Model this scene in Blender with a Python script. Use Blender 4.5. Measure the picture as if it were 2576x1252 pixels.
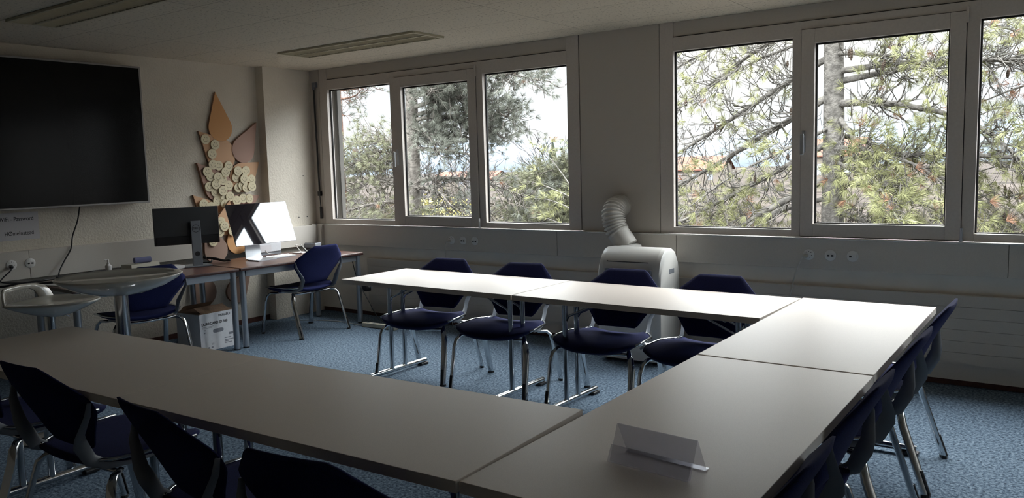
import bpy, math, random
from mathutils import Vector, Matrix, Euler
PI = math.pi
S = bpy.context.scene
for o in list(bpy.data.objects): bpy.data.objects.remove(o)
COL = S.collection
# ---------------------------------------------------------------- camera
cam_data = bpy.data.cameras.new('camera'); cam = bpy.data.objects.new('camera', cam_data); COL.objects.link(cam)
yaw, pit, rol = .6183, -.1045, -.0278
fwd = Vector((-math.sin(yaw)*math.cos(pit), math.cos(yaw)*math.cos(pit), math.sin(pit)))
rt = Vector((math.cos(yaw), math.sin(yaw), 0)); up = rt.cross(fwd)
rt, up = math.cos(rol)*rt+math.sin(rol)*up, -math.sin(rol)*rt+math.cos(rol)*up
m3 = Matrix((rt, up, -fwd)).transposed()
cam.matrix_world = Matrix.Translation((7.066, -6.0217, 1.5713)) @ m3.to_4x4()
cam_data.sensor_width = 36; cam_data.lens = 36*2014.92/2576; cam_data.clip_start = .05; cam_data.clip_end = 900
S.camera = cam
# ---------------------------------------------------------------- sky and exposure
S.view_settings.view_transform = 'Standard'; S.view_settings.look = 'None'
S.view_settings.gamma = 1; S.view_settings.use_curve_mapping = False
S.view_settings.exposure = 0.22
w = bpy.data.worlds.new('sky'); S.world = w; w.use_nodes = True
nt = w.node_tree; nt.nodes.clear()
wo = nt.nodes.new('ShaderNodeOutputWorld'); bg = nt.nodes.new('ShaderNodeBackground')
tc = nt.nodes.new('ShaderNodeTexCoord'); nz = nt.nodes.new('ShaderNodeTexNoise'); cr = nt.nodes.new('ShaderNodeValToRGB')
mp = nt.nodes.new('ShaderNodeMapping'); mp.inputs['Scale'].default_value = (1, 1, 3)
nz.inputs['Scale'].default_value = 2.2; nz.inputs['Detail'].default_value = 5
cr.color_ramp.elements[0].position = .3; cr.color_ramp.elements[0].color = (.78, .86, .97, 1)
cr.color_ramp.elements[1].position = .62; cr.color_ramp.elements[1].color = (1, .985, .955, 1)
nt.links.new(tc.outputs['Generated'], mp.inputs[0]); nt.links.new(mp.outputs[0], nz.inputs['Vector'])
nt.links.new(nz.outputs['Fac'], cr.inputs[0]); nt.links.new(cr.outputs[0], bg.inputs[0])
# overcast sky: calm near the horizon, far brighter high up where the hidden sun stands
sx_ = nt.nodes.new('ShaderNodeSeparateXYZ'); nt.links.new(tc.outputs['Generated'], sx_.inputs[0])
mr = nt.nodes.new('ShaderNodeValToRGB'); me_ = mr.color_ramp.elements
SKY_TOP = 21.0
me_[0].position = .16; me_[0].color = (1.25/SKY_TOP,)*3+(1,); me_[1].position = .62; me_[1].color = (1, 1, 1, 1)
mu = nt.nodes.new('ShaderNodeMath'); mu.operation = 'MULTIPLY'; mu.inputs[1].default_value = SKY_TOP
nt.links.new(sx_.outputs['Z'], mr.inputs[0]); nt.links.new(mr.outputs[0], mu.inputs[0]); nt.links.new(mu.outputs[0], bg.inputs[1])
nt.links.new(bg.outputs[0], wo.inputs[0])

# ---------------------------------------------------------------- materials
def mat(name, col, rough=.5, metal=0., spec=.5, noise=None, bump=None, coat=0., sheen=0., alpha=None):
    """noise=(scale, amount, detail[, stretch]) varies the colour; bump=(scale, strength, dist)"""
    m = bpy.data.materials.new(name); m.use_nodes = True
    n = m.node_tree.nodes; l = m.node_tree.links; b = n['Principled BSDF']
    b.inputs['Base Color'].default_value = (*col, 1); b.inputs['Roughness'].default_value = rough
    b.inputs['Metallic'].default_value = metal; b.inputs['Specular IOR Level'].default_value = spec
    b.inputs['Coat Weight'].default_value = coat; b.inputs['Sheen Weight'].default_value = sheen
    t = n.new('ShaderNodeTexCoord')
    if noise:
        x = n.new('ShaderNodeTexNoise'); x.inputs['Scale'].default_value = noise[0]; x.inputs['Detail'].default_value = noise[2]
        src = t.outputs['Object']
        if len(noise) > 3:
            q = n.new('ShaderNodeMapping'); q.inputs['Scale'].default_value = noise[3]; l.new(src, q.inputs[0]); src = q.outputs[0]
        l.new(src, x.inputs['Vector'])
        r = n.new('ShaderNodeValToRGB'); a = noise[1]
        r.color_ramp.elements[0].position = .35; r.color_ramp.elements[1].position = .65
        r.color_ramp.elements[0].color = (*[max(0, c*(1-a)) for c in col], 1)
        r.color_ramp.elements[1].color = (*[min(1, c*(1+a)) for c in col], 1)
        l.new(x.outputs['Fac'], r.inputs[0]); l.new(r.outputs[0], b.inputs['Base Color'])
    if bump:
        x = n.new('ShaderNodeTexNoise'); x.inputs['Scale'].default_value = bump[0]; x.inputs['Detail'].default_value = 4
        l.new(t.outputs['Object'], x.inputs['Vector'])
        u = n.new('ShaderNodeBump'); u.inputs['Strength'].default_value = bump[1]; u.inputs['Distance'].default_value = bump[2]
        l.new(x.outputs['Fac'], u.inputs['Height']); l.new(u.outputs[0], b.inputs['Normal'])
    return m
M = {}
M['plaster'] = mat('plaster', (0.67, 0.615, 0.525), .9, bump=(55, .6, .010), noise=(3, .04, 3))
M['wall'] = mat('wall_paint', (0.74, 0.68, 0.6), .85, noise=(5, .03, 2))
M['panel'] = mat('panel_laminate', (0.53, 0.485, 0.43), .55, noise=(300, .03, 2))
M['frame'] = mat('window_frame_paint', (.57, .52, .475), .42, noise=(60, .03, 2))
M['lip'] = mat('polished_sill_edge', (.66, .64, .61), .22, .3)
M['duct'] = mat('trunking_metal', (0.58, 0.54, 0.485), .45, noise=(200, .03, 2))
M['guide'] = mat('dull_guide_rail', (.06, .055, .05), .5)
M['gasket'] = mat('black_gasket', (.012, .012, .012), .6)
M['redskirt'] = mat('red_brown_skirting', (.085, .03, .022), .7, noise=(30, .2, 3))
M['tabletop'] = mat('table_laminate', (0.7, 0.63, 0.57), .43, spec=.36, noise=(400, .05, 2))
M['tableedge'] = mat('table_edge', (0.7, 0.63, 0.56), .5)
M['chrome'] = mat('chrome', (.62, .64, .66), .14, 1.)
M['steel'] = mat('satin_steel', (.35, .38, .42), .35, .8)
M['alu'] = mat('aluminium', (.60, .62, .65), .32, .9)
M['blackplastic'] = mat('black_plastic', (.012, .012, .014), .4)
M['greyplastic'] = mat('grey_plastic', (0.2, 0.215, 0.24), .38)
M['navy'] = mat('navy_fabric', (0.0145, 0.018, 0.068), .95, noise=(260, .25, 3), bump=(500, .3, .002), sheen=0, spec=.15)
M['brown'] = mat('brown_desk_laminate', (0.088, 0.037, 0.028), .32, noise=(6, .25, 5, (1, 12, 1)))
M['brownedge'] = mat('brown_desk_edge', (.035, .012, .010), .35)
M['whitegloss'] = mat('white_gloss_plastic', (.60, .58, .52), .16, coat=.6)
M['white'] = mat('white_plastic', (.72, .71, .69), .35)
M['acwhite'] = mat('appliance_white', (0.54, 0.53, 0.505), .38)
M['acgrey'] = mat('appliance_grey', (.20, .21, .235), .4)
M['hose'] = mat('hose_plastic', (0.56, 0.54, 0.5), .55)
M['paper'] = mat('paper', (.60, .58, .60), .8)
M['card'] = mat('white_carton', (.62, .63, .66), .75, noise=(40, .03, 2))
M['kraft'] = mat('brown_carton', (.22, .14, .09), .85, noise=(60, .1, 2))
M['ink'] = mat('black_ink', (.015, .015, .018), .7)
M['inkgrey'] = mat('grey_ink', (.18, .19, .22), .7)
M['tvscreen'] = mat('tv_screen', (.004, .0045, .005), .16, spec=.16)
M['glassblack'] = mat('black_glass_screen', (.006, .005, .010), .03, spec=1.0, coat=1.)
M['monblack'] = mat('monitor_back_black', (0.045, 0.048, 0.053), .38)
M['bezel'] = mat('silver_bezel', (.25, .24, .235), .4, .6)
M['wood'] = mat('pale_plywood', (.68, .60, .40), .6, noise=(20, .06, 3))
M['burn'] = mat('burnt_line', (.10, .085, .05), .7)
M['orange'] = mat('orange_board', (.62, .32, .13), .7)
M['tan'] = mat('tan_board', (.60, .36, .21), .7)
M['mauve'] = mat('mauve_board', (.40, .245, .19), .7)
M['taupe'] = mat('taupe_board', (.33, .215, .165), .7)
M['edgebrown'] = mat('board_edge', (0.3, 0.17, 0.11), .8)
M['blue'] = mat('blue_grey_cloth', (.16, .17, .30), .9)
M['cablewhite'] = mat('white_cable', (.55, .54, .50), .5)
M['cream'] = mat('cream_power_strip', (.55, .52, .42), .5)
M['lampframe'] = mat('lamp_frame', (.50, .46, .33), .5)
M['lamplouvre'] = mat('lamp_louvre', (0.52, 0.48, 0.36), .35, .3)
M['bark'] = mat('pine_bark', (0.105, 0.095, 0.085), .95, spec=.05, noise=(9, .45, 6, (1, 1, .35)), bump=(14, 1, .04))
M['barkred'] = mat('red_bark', (0.099, 0.059, 0.045), .95, spec=.05, noise=(9, .4, 6, (1, 1, .35)), bump=(14, 1, .04))
M['barkgrey'] = mat('grey_bark', (0.1, 0.093, 0.085), .95, spec=.05, noise=(12, .35, 6), bump=(20, 1, .03))
M['needle'] = mat('dark_pine_needles', (0.135, 0.14, 0.118), .7, spec=.05, noise=(1.7, .35, 3))
M['needle2'] = mat('olive_pine_needles', (0.15, 0.152, 0.1), .7, spec=.05, noise=(1.7, .35, 3))
M['needleY'] = mat('yellow_green_needles', (0.18, 0.182, 0.092), .7, spec=.05, noise=(1.5, .3, 3))
M['needleO'] = mat('orange_dead_needles', (0.21, 0.115, 0.075), .8, spec=.05, noise=(3, .3, 3))
M['cone'] = mat('pine_cone', (0.045, 0.034, 0.027), .9, spec=.05, noise=(60, .5, 2))
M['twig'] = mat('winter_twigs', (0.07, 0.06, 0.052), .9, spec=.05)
M['twigfar'] = mat('hazed_winter_twigs', (0.085, 0.08, 0.08), .9, spec=.05)  # paler copy of the twig colour for far trees, haze painted in
M['yellow'] = mat('yellow_blossom', (0.315, 0.286, 0.109), .8, spec=.05, noise=(3, .3, 4))
M['spruce'] = mat('spruce_green', (0.052, 0.068, 0.052), .9, spec=.05, noise=(3, .3, 4))
M['hedge'] = mat('far_foliage', (0.047, 0.042, 0.032), .95, spec=.05, noise=(.5, .4, 6))
M['hill'] = mat('hazed_hill', (0.14, 0.165, 0.2), 1., spec=.05, noise=(.02, .12, 5))  # distance haze is put into this pale blue base colour
M['field'] = mat('field_ground', (0.031, 0.025, 0.022), 1., spec=.05, noise=(.16, .45, 8))
M['roofred'] = mat('red_roof_tiles', (0.12, 0.055, 0.042), .9, spec=.05, noise=(3, .2, 3))
M['housewall'] = mat('pale_house_wall', (0.14, 0.12, 0.105), .9, spec=.05, noise=(2, .08, 3))
M['facade'] = mat('outer_facade', (.45, .44, .42), .9, spec=.05)

def carpet():
    m = bpy.data.materials.new('blue_carpet'); m.use_nodes = True
    n = m.node_tree.nodes; l = m.node_tree.links; b = n['Principled BSDF']; b.inputs['Roughness'].default_value = 1; b.inputs['Specular IOR Level'].default_value = .1
    t = n.new('ShaderNodeTexCoord')
    a = n.new('ShaderNodeTexNoise'); a.inputs['Scale'].default_value = 62; a.inputs['Detail'].default_value = 5; a.inputs['Roughness'].default_value = .75
    l.new(t.outputs['Object'], a.inputs['Vector'])
    r = n.new('ShaderNodeValToRGB'); e = r.color_ramp.elements
    e[0].position = .36; e[0].color = (.022, .030, .045, 1); e[1].position = .64; e[1].color = (.225, .285, .345, 1)
    x = e.new(.48); x.color = (.082, .122, .172, 1)
    l.new(a.outputs['Fac'], r.inputs[0]); l.new(r.outputs[0], b.inputs['Base Color'])
    u = n.new('ShaderNodeBump'); u.inputs['Strength'].default_value = .5; u.inputs['Distance'].default_value = .004
    l.new(a.outputs['Fac'], u.inputs['Height']); l.new(u.outputs[0], b.inputs['Normal'])
    return m
M['carpet'] = carpet()
def ceiling_mat():
    m = bpy.data.materials.new('mineral_ceiling_tiles'); m.use_nodes = True
    n = m.node_tree.nodes; l = m.node_tree.links; b = n['Principled BSDF']; b.inputs['Roughness'].default_value = .95
    t = n.new('ShaderNodeTexCoord')
    a = n.new('ShaderNodeTexNoise'); a.inputs['Scale'].default_value = 55; a.inputs['Detail'].default_value = 3
    l.new(t.outputs['Object'], a.inputs['Vector'])
    r = n.new('ShaderNodeValToRGB'); e = r.color_ramp.elements
    e[0].position = .30; e[0].color = (.26, .235, .175, 1); e[1].position = .42; e[1].color = (.64, .58, .47, 1)
    l.new(a.outputs['Fac'], r.inputs[0])
    k = n.new('ShaderNodeTexBrick'); k.offset = 0; k.inputs['Color1'].default_value = (1, 1, 1, 1); k.inputs['Color2'].default_value = (.96, .96, .96, 1)
    k.inputs['Mortar'].default_value = (.45, .45, .43, 1); k.inputs['Scale'].default_value = 1
    k.inputs['Brick Width'].default_value = 1.36; k.inputs['Row Height'].default_value = .62; k.inputs['Mortar Size'].default_value = .003
    q = n.new('ShaderNodeMapping'); q.inputs['Location'].default_value = (.39+1.36*4, .33+.62*16, 0); l.new(t.outputs['Object'], q.inputs[0]); l.new(q.outputs[0], k.inputs['Vector'])
    x = n.new('ShaderNodeMixRGB'); x.blend_type = 'MULTIPLY'; x.inputs[0].default_value = 1
    l.new(r.outputs[0], x.inputs[1]); l.new(k.outputs['Color'], x.inputs[2]); l.new(x.outputs[0], b.inputs['Base Color'])
    return m
M['ceiling'] = ceiling_mat()
def glass(name, tint=(1, 1, 1), f0=.08, rough=0.):
    m = bpy.data.materials.new(name); m.use_nodes = True; n = m.node_tree.nodes; l = m.node_tree.links; n.clear()
    o = n.new('ShaderNodeOutputMaterial'); x = n.new('ShaderNodeMixShader'); a = n.new('ShaderNodeBsdfTransparent'); g = n.new('ShaderNodeBsdfGlossy')
    f = n.new('ShaderNodeFresnel'); ge = n.new('ShaderNodeNewGeometry'); ma = n.new('ShaderNodeMath'); ma.operation = 'MULTIPLY_ADD'   # same reflectance from both faces of the thin sheet
    ma.inputs[1].default_value = 1/1.45-1.45; ma.inputs[2].default_value = 1.45; l.new(ge.outputs['Backfacing'], ma.inputs[0]); l.new(ma.outputs[0], f.inputs[0])
    a.inputs[0].default_value = (*tint, 1); g.inputs['Roughness'].default_value = rough
    l.new(f.outputs[0], x.inputs[0]); l.new(a.outputs[0], x.inputs[1]); l.new(g.outputs[0], x.inputs[2]); l.new(x.outputs[0], o.inputs[0])
    return m
M['glass'] = glass('window_glass', (.97, .985, .98))
M['acrylic'] = glass('clear_acrylic', (.96, .96, .98), rough=.15)
_n = M['acrylic'].node_tree.nodes; _l = M['acrylic'].node_tree.links; _d = _n.new('ShaderNodeBsdfDiffuse'); _d.inputs[0].default_value = (.85, .84, .92, 1); _x = _n.new('ShaderNodeMixShader'); _x.inputs[0].default_value = .22  # whitish diffuse share imitates the sheen reflected by the clear sheets
_o = [q for q in _n if q.type == 'OUTPUT_MATERIAL'][0]; _p = _o.inputs[0].links[0].from_socket; _l.new(_p, _x.inputs[1]); _l.new(_d.outputs[0], _x.inputs[2]); _l.new(_x.outputs[0], _o.inputs[0])

# ---------------------------------------------------------------- mesh helpers
class MB:
    def __init__(s): s.v = []; s.f = []
    def add(s, vs, fs, mx=None):
        k = len(s.v); s.v += [tuple(mx @ Vector(p)) if mx else tuple(p) for p in vs]; s.f += [tuple(i+k for i in f) for f in fs]; return s
    def box(s, x0, x1, y0, y1, z0, z1, mx=None):
        return s.add([(x0, y0, z0), (x1, y0, z0), (x1, y1, z0), (x0, y1, z0), (x0, y0, z1), (x1, y0, z1), (x1, y1, z1), (x0, y1, z1)],
                     [(0, 3, 2, 1), (4, 5, 6, 7), (0, 1, 5, 4), (1, 2, 6, 5), (2, 3, 7, 6), (3, 0, 4, 7)], mx)
    def prism(s, pts, h0, h1, mx=None):
        n = len(pts); return s.add([(x, y, h0) for x, y in pts]+[(x, y, h1) for x, y in pts],
            [tuple(range(n))[::-1], tuple(range(n, 2*n))]+[(i, (i+1) % n, n+(i+1) % n, n+i) for i in range(n)], mx)
    def lathe(s, prof, n=24, mx=None):
        vs = []; fs = []
        for r, z in prof: vs += [(r*math.cos(2*PI*i/n), r*math.sin(2*PI*i/n), z) for i in range(n)]
        for k in range(len(prof)-1):
            for i in range(n): j = (i+1) % n; fs.append((k*n+i, k*n+j, (k+1)*n+j, (k+1)*n+i))
        fs.append(tuple(range(n))[::-1]); fs.append(tuple(range((len(prof)-1)*n, len(prof)*n)))
        return s.add(vs, fs, mx)
    def tube(s, pts, r, n=8, r2=None, wide=(1, 0, 0), cap=True):
        """r: radius or list; r2: second radius (ellipse), measured across 'wide'"""
        P = [Vector(p) for p in pts]; vs = []; fs = []; W = Vector(wide); prev = None
        for i, p in enumerate(P):
            d = (P[min(i+1, len(P)-1)]-P[max(i-1, 0)]).normalized()
            if r2 is not None: a = (W-d*W.dot(d)).normalized()
            else:
                if prev is None: a = d.orthogonal().normalized()
                else: a = (prev-d*prev.dot(d)).normalized()
            prev = a; b = d.cross(a)
            ra = r[i] if isinstance(r, (list, tuple)) else r; rb = ra if r2 is None else (r2[i] if isinstance(r2, (list, tuple)) else r2)
            vs += [tuple(p+a*ra*math.cos(2*PI*k/n)+b*rb*math.sin(2*PI*k/n)) for k in range(n)]
        for i in range(len(P)-1):
            for k in range(n): j = (k+1) % n; fs.append((i*n+k, i*n+j, (i+1)*n+j, (i+1)*n+k))
        if cap: fs.append(tuple(range(n))[::-1]); fs.append(tuple(range((len(P)-1)*n, len(P)*n)))
        return s.add(vs, fs)
    def build(s, name, m, parent=None, bevel=0., smooth=False, loc=None, seg=2):
        me = bpy.data.meshes.new(name); me.from_pydata(s.v, [], s.f); me.update()
        o = bpy.data.objects.new(name, me); COL.objects.link(o); me.materials.append(M[m] if isinstance(m, str) else m)
        if parent: o.parent = parent
        if loc: o.location = loc
        if smooth:
            for p in me.polygons: p.use_smooth = True
            if smooth != 'all': me.set_sharp_from_angle(angle=math.radians(38))
        if bevel:
            b = o.modifiers.new('bevel', 'BEVEL'); b.width = bevel; b.segments = seg; b.limit_method = 'ANGLE'; b.angle_limit = math.radians(40)
        return o
def bez(p, n=6):
    """smooth polyline through points (Catmull-Rom)"""
    P = [Vector(q) for q in p]; P = [P[0]*2-P[1]]+P+[P[-1]*2-P[-2]]; out = []
    for i in range(1, len(P)-2):
        for k in range(n):
            t = k/n; a, b, c, d = P[i-1:i+3]
            out.append(.5*((2*b)+(c-a)*t+(2*a-5*b+4*c-d)*t*t+(3*b-a-3*c+d)*t**3))
    return out+[P[-2]]
def tag(o, label=None, cat=None, group=None, kind=None):
    if label: o['label'] = label
    if cat: o['category'] = cat
    if group: o['group'] = group
    if kind: o['kind'] = kind
    return o
def thing(name, label, cat, loc=(0, 0, 0), rz=0., group=None):
    o = bpy.data.objects.new(name, None); COL.objects.link(o); o.location = loc; o.rotation_euler = (0, 0, rz); o.empty_display_size = .1
    return tag(o, label, cat, group)
def struct(o): o['kind'] = 'structure'; return o
def copy_tree(o, parent=None):
    c = o.copy(); COL.objects.link(c); c.parent = parent
    for ch in [k for k in bpy.data.objects if k.parent == o]: copy_tree(ch, c)
    return c
def text(name, s, size, m, parent, mx, ext=.0008, bold=0., align='LEFT', sx=1.):
    cu = bpy.data.curves.new(name, 'FONT'); cu.body = s; cu.size = size; cu.extrude = ext; cu.align_x = align; cu.offset = bold
    t = bpy.data.objects.new(name, cu); COL.objects.link(t)
    me = bpy.data.meshes.new_from_object(t.evaluated_get(bpy.context.evaluated_depsgraph_get())); bpy.data.objects.remove(t)
    me.transform(mx @ Matrix.Diagonal((sx, 1, 1, 1))); me.name = name; me.materials.clear(); me.materials.append(M[m])
    o = bpy.data.objects.new(name, me); COL.objects.link(o); o.parent = parent; return o

# ---------------------------------------------------------------- room shell
H = 2.6534; XR = 11.6; YB = -8.6
struct(MB().box(-.3, XR+.2, YB-.2, .3, -.12, 0).build('floor', 'carpet'))
struct(MB().box(-.3, XR+.2, YB-.2, .3, H, H+.12).build('ceiling', 'ceiling'))
struct(MB().box(-.3, 0, YB-.2, .3, 0, H).build('wall_left', 'plaster'))
struct(MB().box(0, .12, -.62, .06, 0, H).build('wall_left_pier', 'plaster'))
struct(MB().box(XR, XR+.2, YB, .3, 0, H).build('wall_right', 'wall'))
struct(MB().box(-.3, XR+.2, YB-.2, YB, 0, H).build('wall_back', 'wall'))
W1 = (.27, 3.53); W2 = (4.28, 7.54); W3 = (8.29, 11.55)
struct(MB().box(0, XR, .055, .25, 0, .97).box(0, XR, .055, .25, 2.6, H).box(0, W1[0], .055, .25, .97, 2.6).box(W1[1], W2[0], .055, .25, .97, 2.6)
       .box(W2[1], W3[0], .055, .25, .97, 2.6).box(W3[1], XR, .055, .25, .97, 2.6).build('wall_window_side', 'facade'))
# panels flush with the windows
struct(MB().box(.12, W1[0]-.003, 0, .055, .985, H).build('wall_corner_panel', 'panel'))
struct(MB().box(W1[1]+.010, W2[0]-.004, 0, .055, .985, H).build('wall_pier_panel', 'panel', bevel=.001))
struct(MB().box(W2[1]+.010, W3[0]-.004, 0, .055, .985, H).build('wall_pier_panel', 'panel', bevel=.001))
struct(MB().box(W1[1], W1[1]+.010, .03, .055, .985, H).box(W2[1], W2[1]+.010, .03, .055, .985, H).box(W2[0]-.004, W2[0], .03, .055, .985, H).build('trim_1', 'gasket'))

def window(n, x0, third=True):
    """three lights: fixed, opening sash, fixed; x0 = left outer edge"""
    X = lambda a: x0+a
    root = struct(bpy.data.objects.new('window_%d' % n, None)); COL.objects.link(root); root.location = (x0, 0, 0)
    z0, z1, zh = .985, 2.54, H
    A, B, C, D = .115, 1.045, 2.225, 3.14      # light openings: A..B fixed | sash | C..D fixed
    f = MB(); y0, y1 = 0, .07
    f.box(0, A, y0, y1, z0, zh); f.box(D, 3.26, y0, y1, z0, zh)
    f.box(A, D, y0, y1, z0, 1.037) if False else None
    f.box(A, B, y0, y1, z0, 1.037); f.box(C, D, y0, y1, z0, 1.037); f.box(A, B, y0, y1, 2.43, z1-.005); f.box(C, D, y0, y1, 2.42, z1-.005)
    f.box(B, 1.108, y0, y1, z0, z1-.005); f.box(2.152, C, y0, y1, z0, z1-.005)
    f.box(1.108, 2.152, y0+.03, y1, z0, .999); f.box(1.108, 2.152, y0, y1, 2.478, z1-.005); f.box(1.108, 2.152, y0, y0+.03, z0, .990)
    f.build('frame', 'frame', root, bevel=.0015)
    MB().box(.090, D-.005, .012, .06, z1, zh-.001).build('roller_box_panel', 'panel', root, bevel=.001)
    MB().box(.09, D, .004, .012, z1-.005, z1+.0005).box(.078, .090, .004, .02, z1-.005, zh).build('shade_strip', 'gasket', root)
    # black strips stand in for the shade in the gap round the panel
    s = MB(); a, b, c, d = 1.112, 2.148, .993, 2.474; yy = -.014
    s.box(a, a+.092, yy, .05, c, d); s.box(b-.092, b, yy, .05, c, d); s.box(a+.092, b-.092, yy, .05, c, 1.085); s.box(a+.092, b-.092, yy, .05, 2.375, d)
    sash = s.build('sash', 'frame', root, bevel=.003)
    MB().box(a-.004, a, .0, .03, c, d).box(b, b+.004, 0, .03, c, d).box(a, b, 0, .03, d, d+.004).box(a, b, 0, .03, c-.003, c).build('sash_seal', 'gasket', sash)
    h = MB().box(a+.008, a+.036, yy-.006, yy, 1.60, 1.76).tube([(a+.022, yy-.006, 1.72), (a+.022, yy-.045, 1.72)], .011, 10)
    h.box(a+.010, a+.034, yy-.058, yy-.042, 1.585, 1.735)
    h.build('handle', 'alu', sash, bevel=.003)
    MB().tube([(b+.006, yy-.002, .982), (b+.006, yy-.002, 1.075)], .009, 8).tube([(b+.006, yy-.002, .982), (b+.006, yy-.002, .998)], .014, 8).build('hinge', 'alu', sash, smooth=True)
    MB().tube([(b+.006, yy-.002, 2.40), (b+.006, yy-.002, 2.50)], .009, 8).build('hinge', 'frame', sash, smooth=True)
    for (p, q, r, t, par) in ((A, B, 1.037, 2.43, root), (a+.092, b-.092, 1.085, 2.375, sash), (C, D, 1.037, 2.42, root)):
        y = .045 if par is root else .028
        MB().box(p+.012, q-.012, y, y+.005, r+.012, t-.012).build('pane', 'glass', par)
        g = .012
        MB().box(p, p+g, y-.004, y+.010, r, t).box(q-g, q, y-.004, y+.010, r, t).box(p, q, y-.004, y+.010, r, r+g*.7).box(p, q, y-.004, y+.010, t-g, t).build('glazing_gasket', 'gasket', par)
    if n == 1: MB().box(A-.03, A+.032, .10, .15, z0, zh).box(A+.046, A+.052, .10, .15, z0, zh).build('shutter_guide', 'guide', root)
    return root
window(1, W1[0]); window(2, W2[0]); window(3, W3[0])

# cable trunking under the windows and along the screen wall
t = MB()
for a, b in ((.20, 3.288), (3.291, 4.422), (4.425, 6.705), (6.708, 9.0), (9.003, XR)): t.box(a, b, -.022, .055, .757, .975)
struct(t.build('trim_2', 'duct', bevel=.002))
struct(MB().box(.12, XR, -.036, 0, .973, .985).build('trim_3', 'lip', bevel=.005, seg=4))
t = MB()
for a, b in ((-.628, -3.0), (-3.003, -6.0), (-6.003, YB)): t.box(0, .075, b, a, .757, .985)
t.box(.12, .185, -.60, -.06, .757, .975); t.box(.12, .205, -.66, -.60, .757, .985); t.box(.12, .25, -.06, .055, .757, .975)
t.box(.12, .165, -.11, -.06, .757, .985)
struct(t.build('trim_4', 'duct', bevel=.002))
struct(MB().box(0, XR, .030, .055, .045, .757).build('wall_parapet_panel', 'wall'))
struct(MB().box(0, XR, .045, .055, 0, .045).build('baseboard_window_side', 'redskirt'))
struct(MB().box(0, .012, YB, -.62, 0, .05).build('baseboard_left', 'redskirt'))
rc = thing('radiator_cover', 'long cream radiator cover with fine horizontal lines below the windows', 'radiator cover', (0, 0, 0))
t = MB()
for k in range(6): t.box(.9, XR-.1, -.018, -.012, .163+k*.0775, .163+(k+1)*.0775-.0025)
t.build('front_panel', 'panel', rc); MB().box(.9, XR-.1, -.012, .026, .160, .628).build('body', 'duct', rc)
MB().box(.9, XR-.1, .005, .026, .046, .158).build('plinth', 'panel', rc)

# shutter crank on the corner panel
cr_ = thing('shutter_crank', 'black shutter crank rod hanging on the panel left of the windows', 'crank', (.215, -.02, 0))
MB().tube([(0, 0, 1.32), (-.012, 0, 2.47)], .010, 8).build('rod', 'blackplastic', cr_, smooth=True)
MB().box(-.03, .03, -.01, .02, 2.47, 2.52).tube([(-.012, 0, 2.44), (-.012, 0, 2.50)], .017, 8).build('gear_head', 'greyplastic', cr_)
MB().box(-.02, .02, -.014, .014, 1.29, 1.34).build('clip', 'blackplastic', cr_)
MB().tube([(0, 0, 1.29), (.006, 0, 1.16)], .006, 8).tube([(.006, 0, 1.17), (.006, 0, 1.04)], .013, 8).build('grip', 'blackplastic', cr_)

# ---------------------------------------------------------------- sockets
def socket(loc, rz, kind, label, plug=None):
    r = thing('wall_socket', label, 'socket', loc, rz, 'round sockets in the cable trunking')
    rot = Matrix.Rotation(PI/2, 4, 'X')
    MB().lathe([(.040, 0), (.040, .004), (.036, .0065)], 28, rot).build('cover_plate', 'white', r, smooth=True)
    if kind == 'power':
        m = MB()
        for dx, dz in ((-.018, .018), (.0, .024), (.016, .016), (.020, -.004), (.008, -.020), (-.004, -.006), (-.016, -.002)): m.lathe([(.0028, 0), (.0028, .0072)], 8, Matrix.Translation((dx, 0, dz)) @ rot)
        m.build('pin_holes', 'ink', r)
    else:
        MB().box(-.026, .026, -.009, -.004, -.014, .016).build('insert', 'white', r)
        m = MB(); m.box(-.022, -.006, -.0105, -.008, -.008, .004)
        if kind == 'data2': m.box(.006, .022, -.0105, -.008, -.008, .004)
        m.build('jack', 'ink', r)
    return r
for x, k, l_ in ((2.08, 'power', 'round power socket under the left window with a white plug in it'), (2.222, 'data2', 'round twin data socket beside the left window\'s power socket'),
                 (2.365, 'data2', 'round twin data socket under the left window, rightmost of its three'), (5.462, 'power', 'round power socket under the right window holding a white plug'),
                 (5.613, 'data2', 'round twin data socket under the right window, middle of its three'), (5.764, 'data1', 'round single data socket under the right window, rightmost of its three')):
    socket((x, -.022, .86), 0, k, l_)
socket((.075, -3.139, .883), PI/2, 'power', 'round power socket below the wifi notice with a black plug')
socket((.075, -2.998, .883), PI/2, 'data2', 'round twin data socket below the wifi notice')
def cable(name, pts, r, m, label, cat='cable', plug=None, n=5):
    if plug is None: return tag(MB().tube(bez(pts, n), r, 6).build(name, m, smooth='all'), label, cat)
    o = thing(name, label, cat, pts[0]); P0 = Vector(pts[0])
    MB().tube([p-P0 for p in bez(pts, n)], r, 6).build('cord', m, o, smooth='all')
    d = Vector(plug); MB().tube([Vector((0, 0, 0)), d*.5, d], [.010, .016, .013], 10).build('plug', m, o, smooth=True); return o
cable('power_cable', [(2.045, -.060, .845), (2.03, -.066, .82), (2.022, -.060, .75), (2.022, -.05, .6), (2.05, -.05, .3), (2.08, -.05, .01)], .004, 'cablewhite', 'white cable hanging from the power socket under the left window', plug=(.02, .032, .006))
cable('power_cable', [(5.43, -.060, .845), (5.415, -.066, .82), (5.38, -.06, .72), (5.33, -.055, .5), (5.3, -.05, .2), (5.3, -.05, .01)], .004, 'cablewhite', 'white cable hanging from the power socket under the right window', plug=(.02, .032, .006))
cable('power_cable', [(.118, -3.155, .865), (.14, -3.18, .84), (.14, -3.24, .79), (.17, -3.25, .76), (.24, -3.06, .738)], .005, 'blackplastic', 'black cable plugged in below the wifi notice', plug=(-.034, .01, .006))
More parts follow.
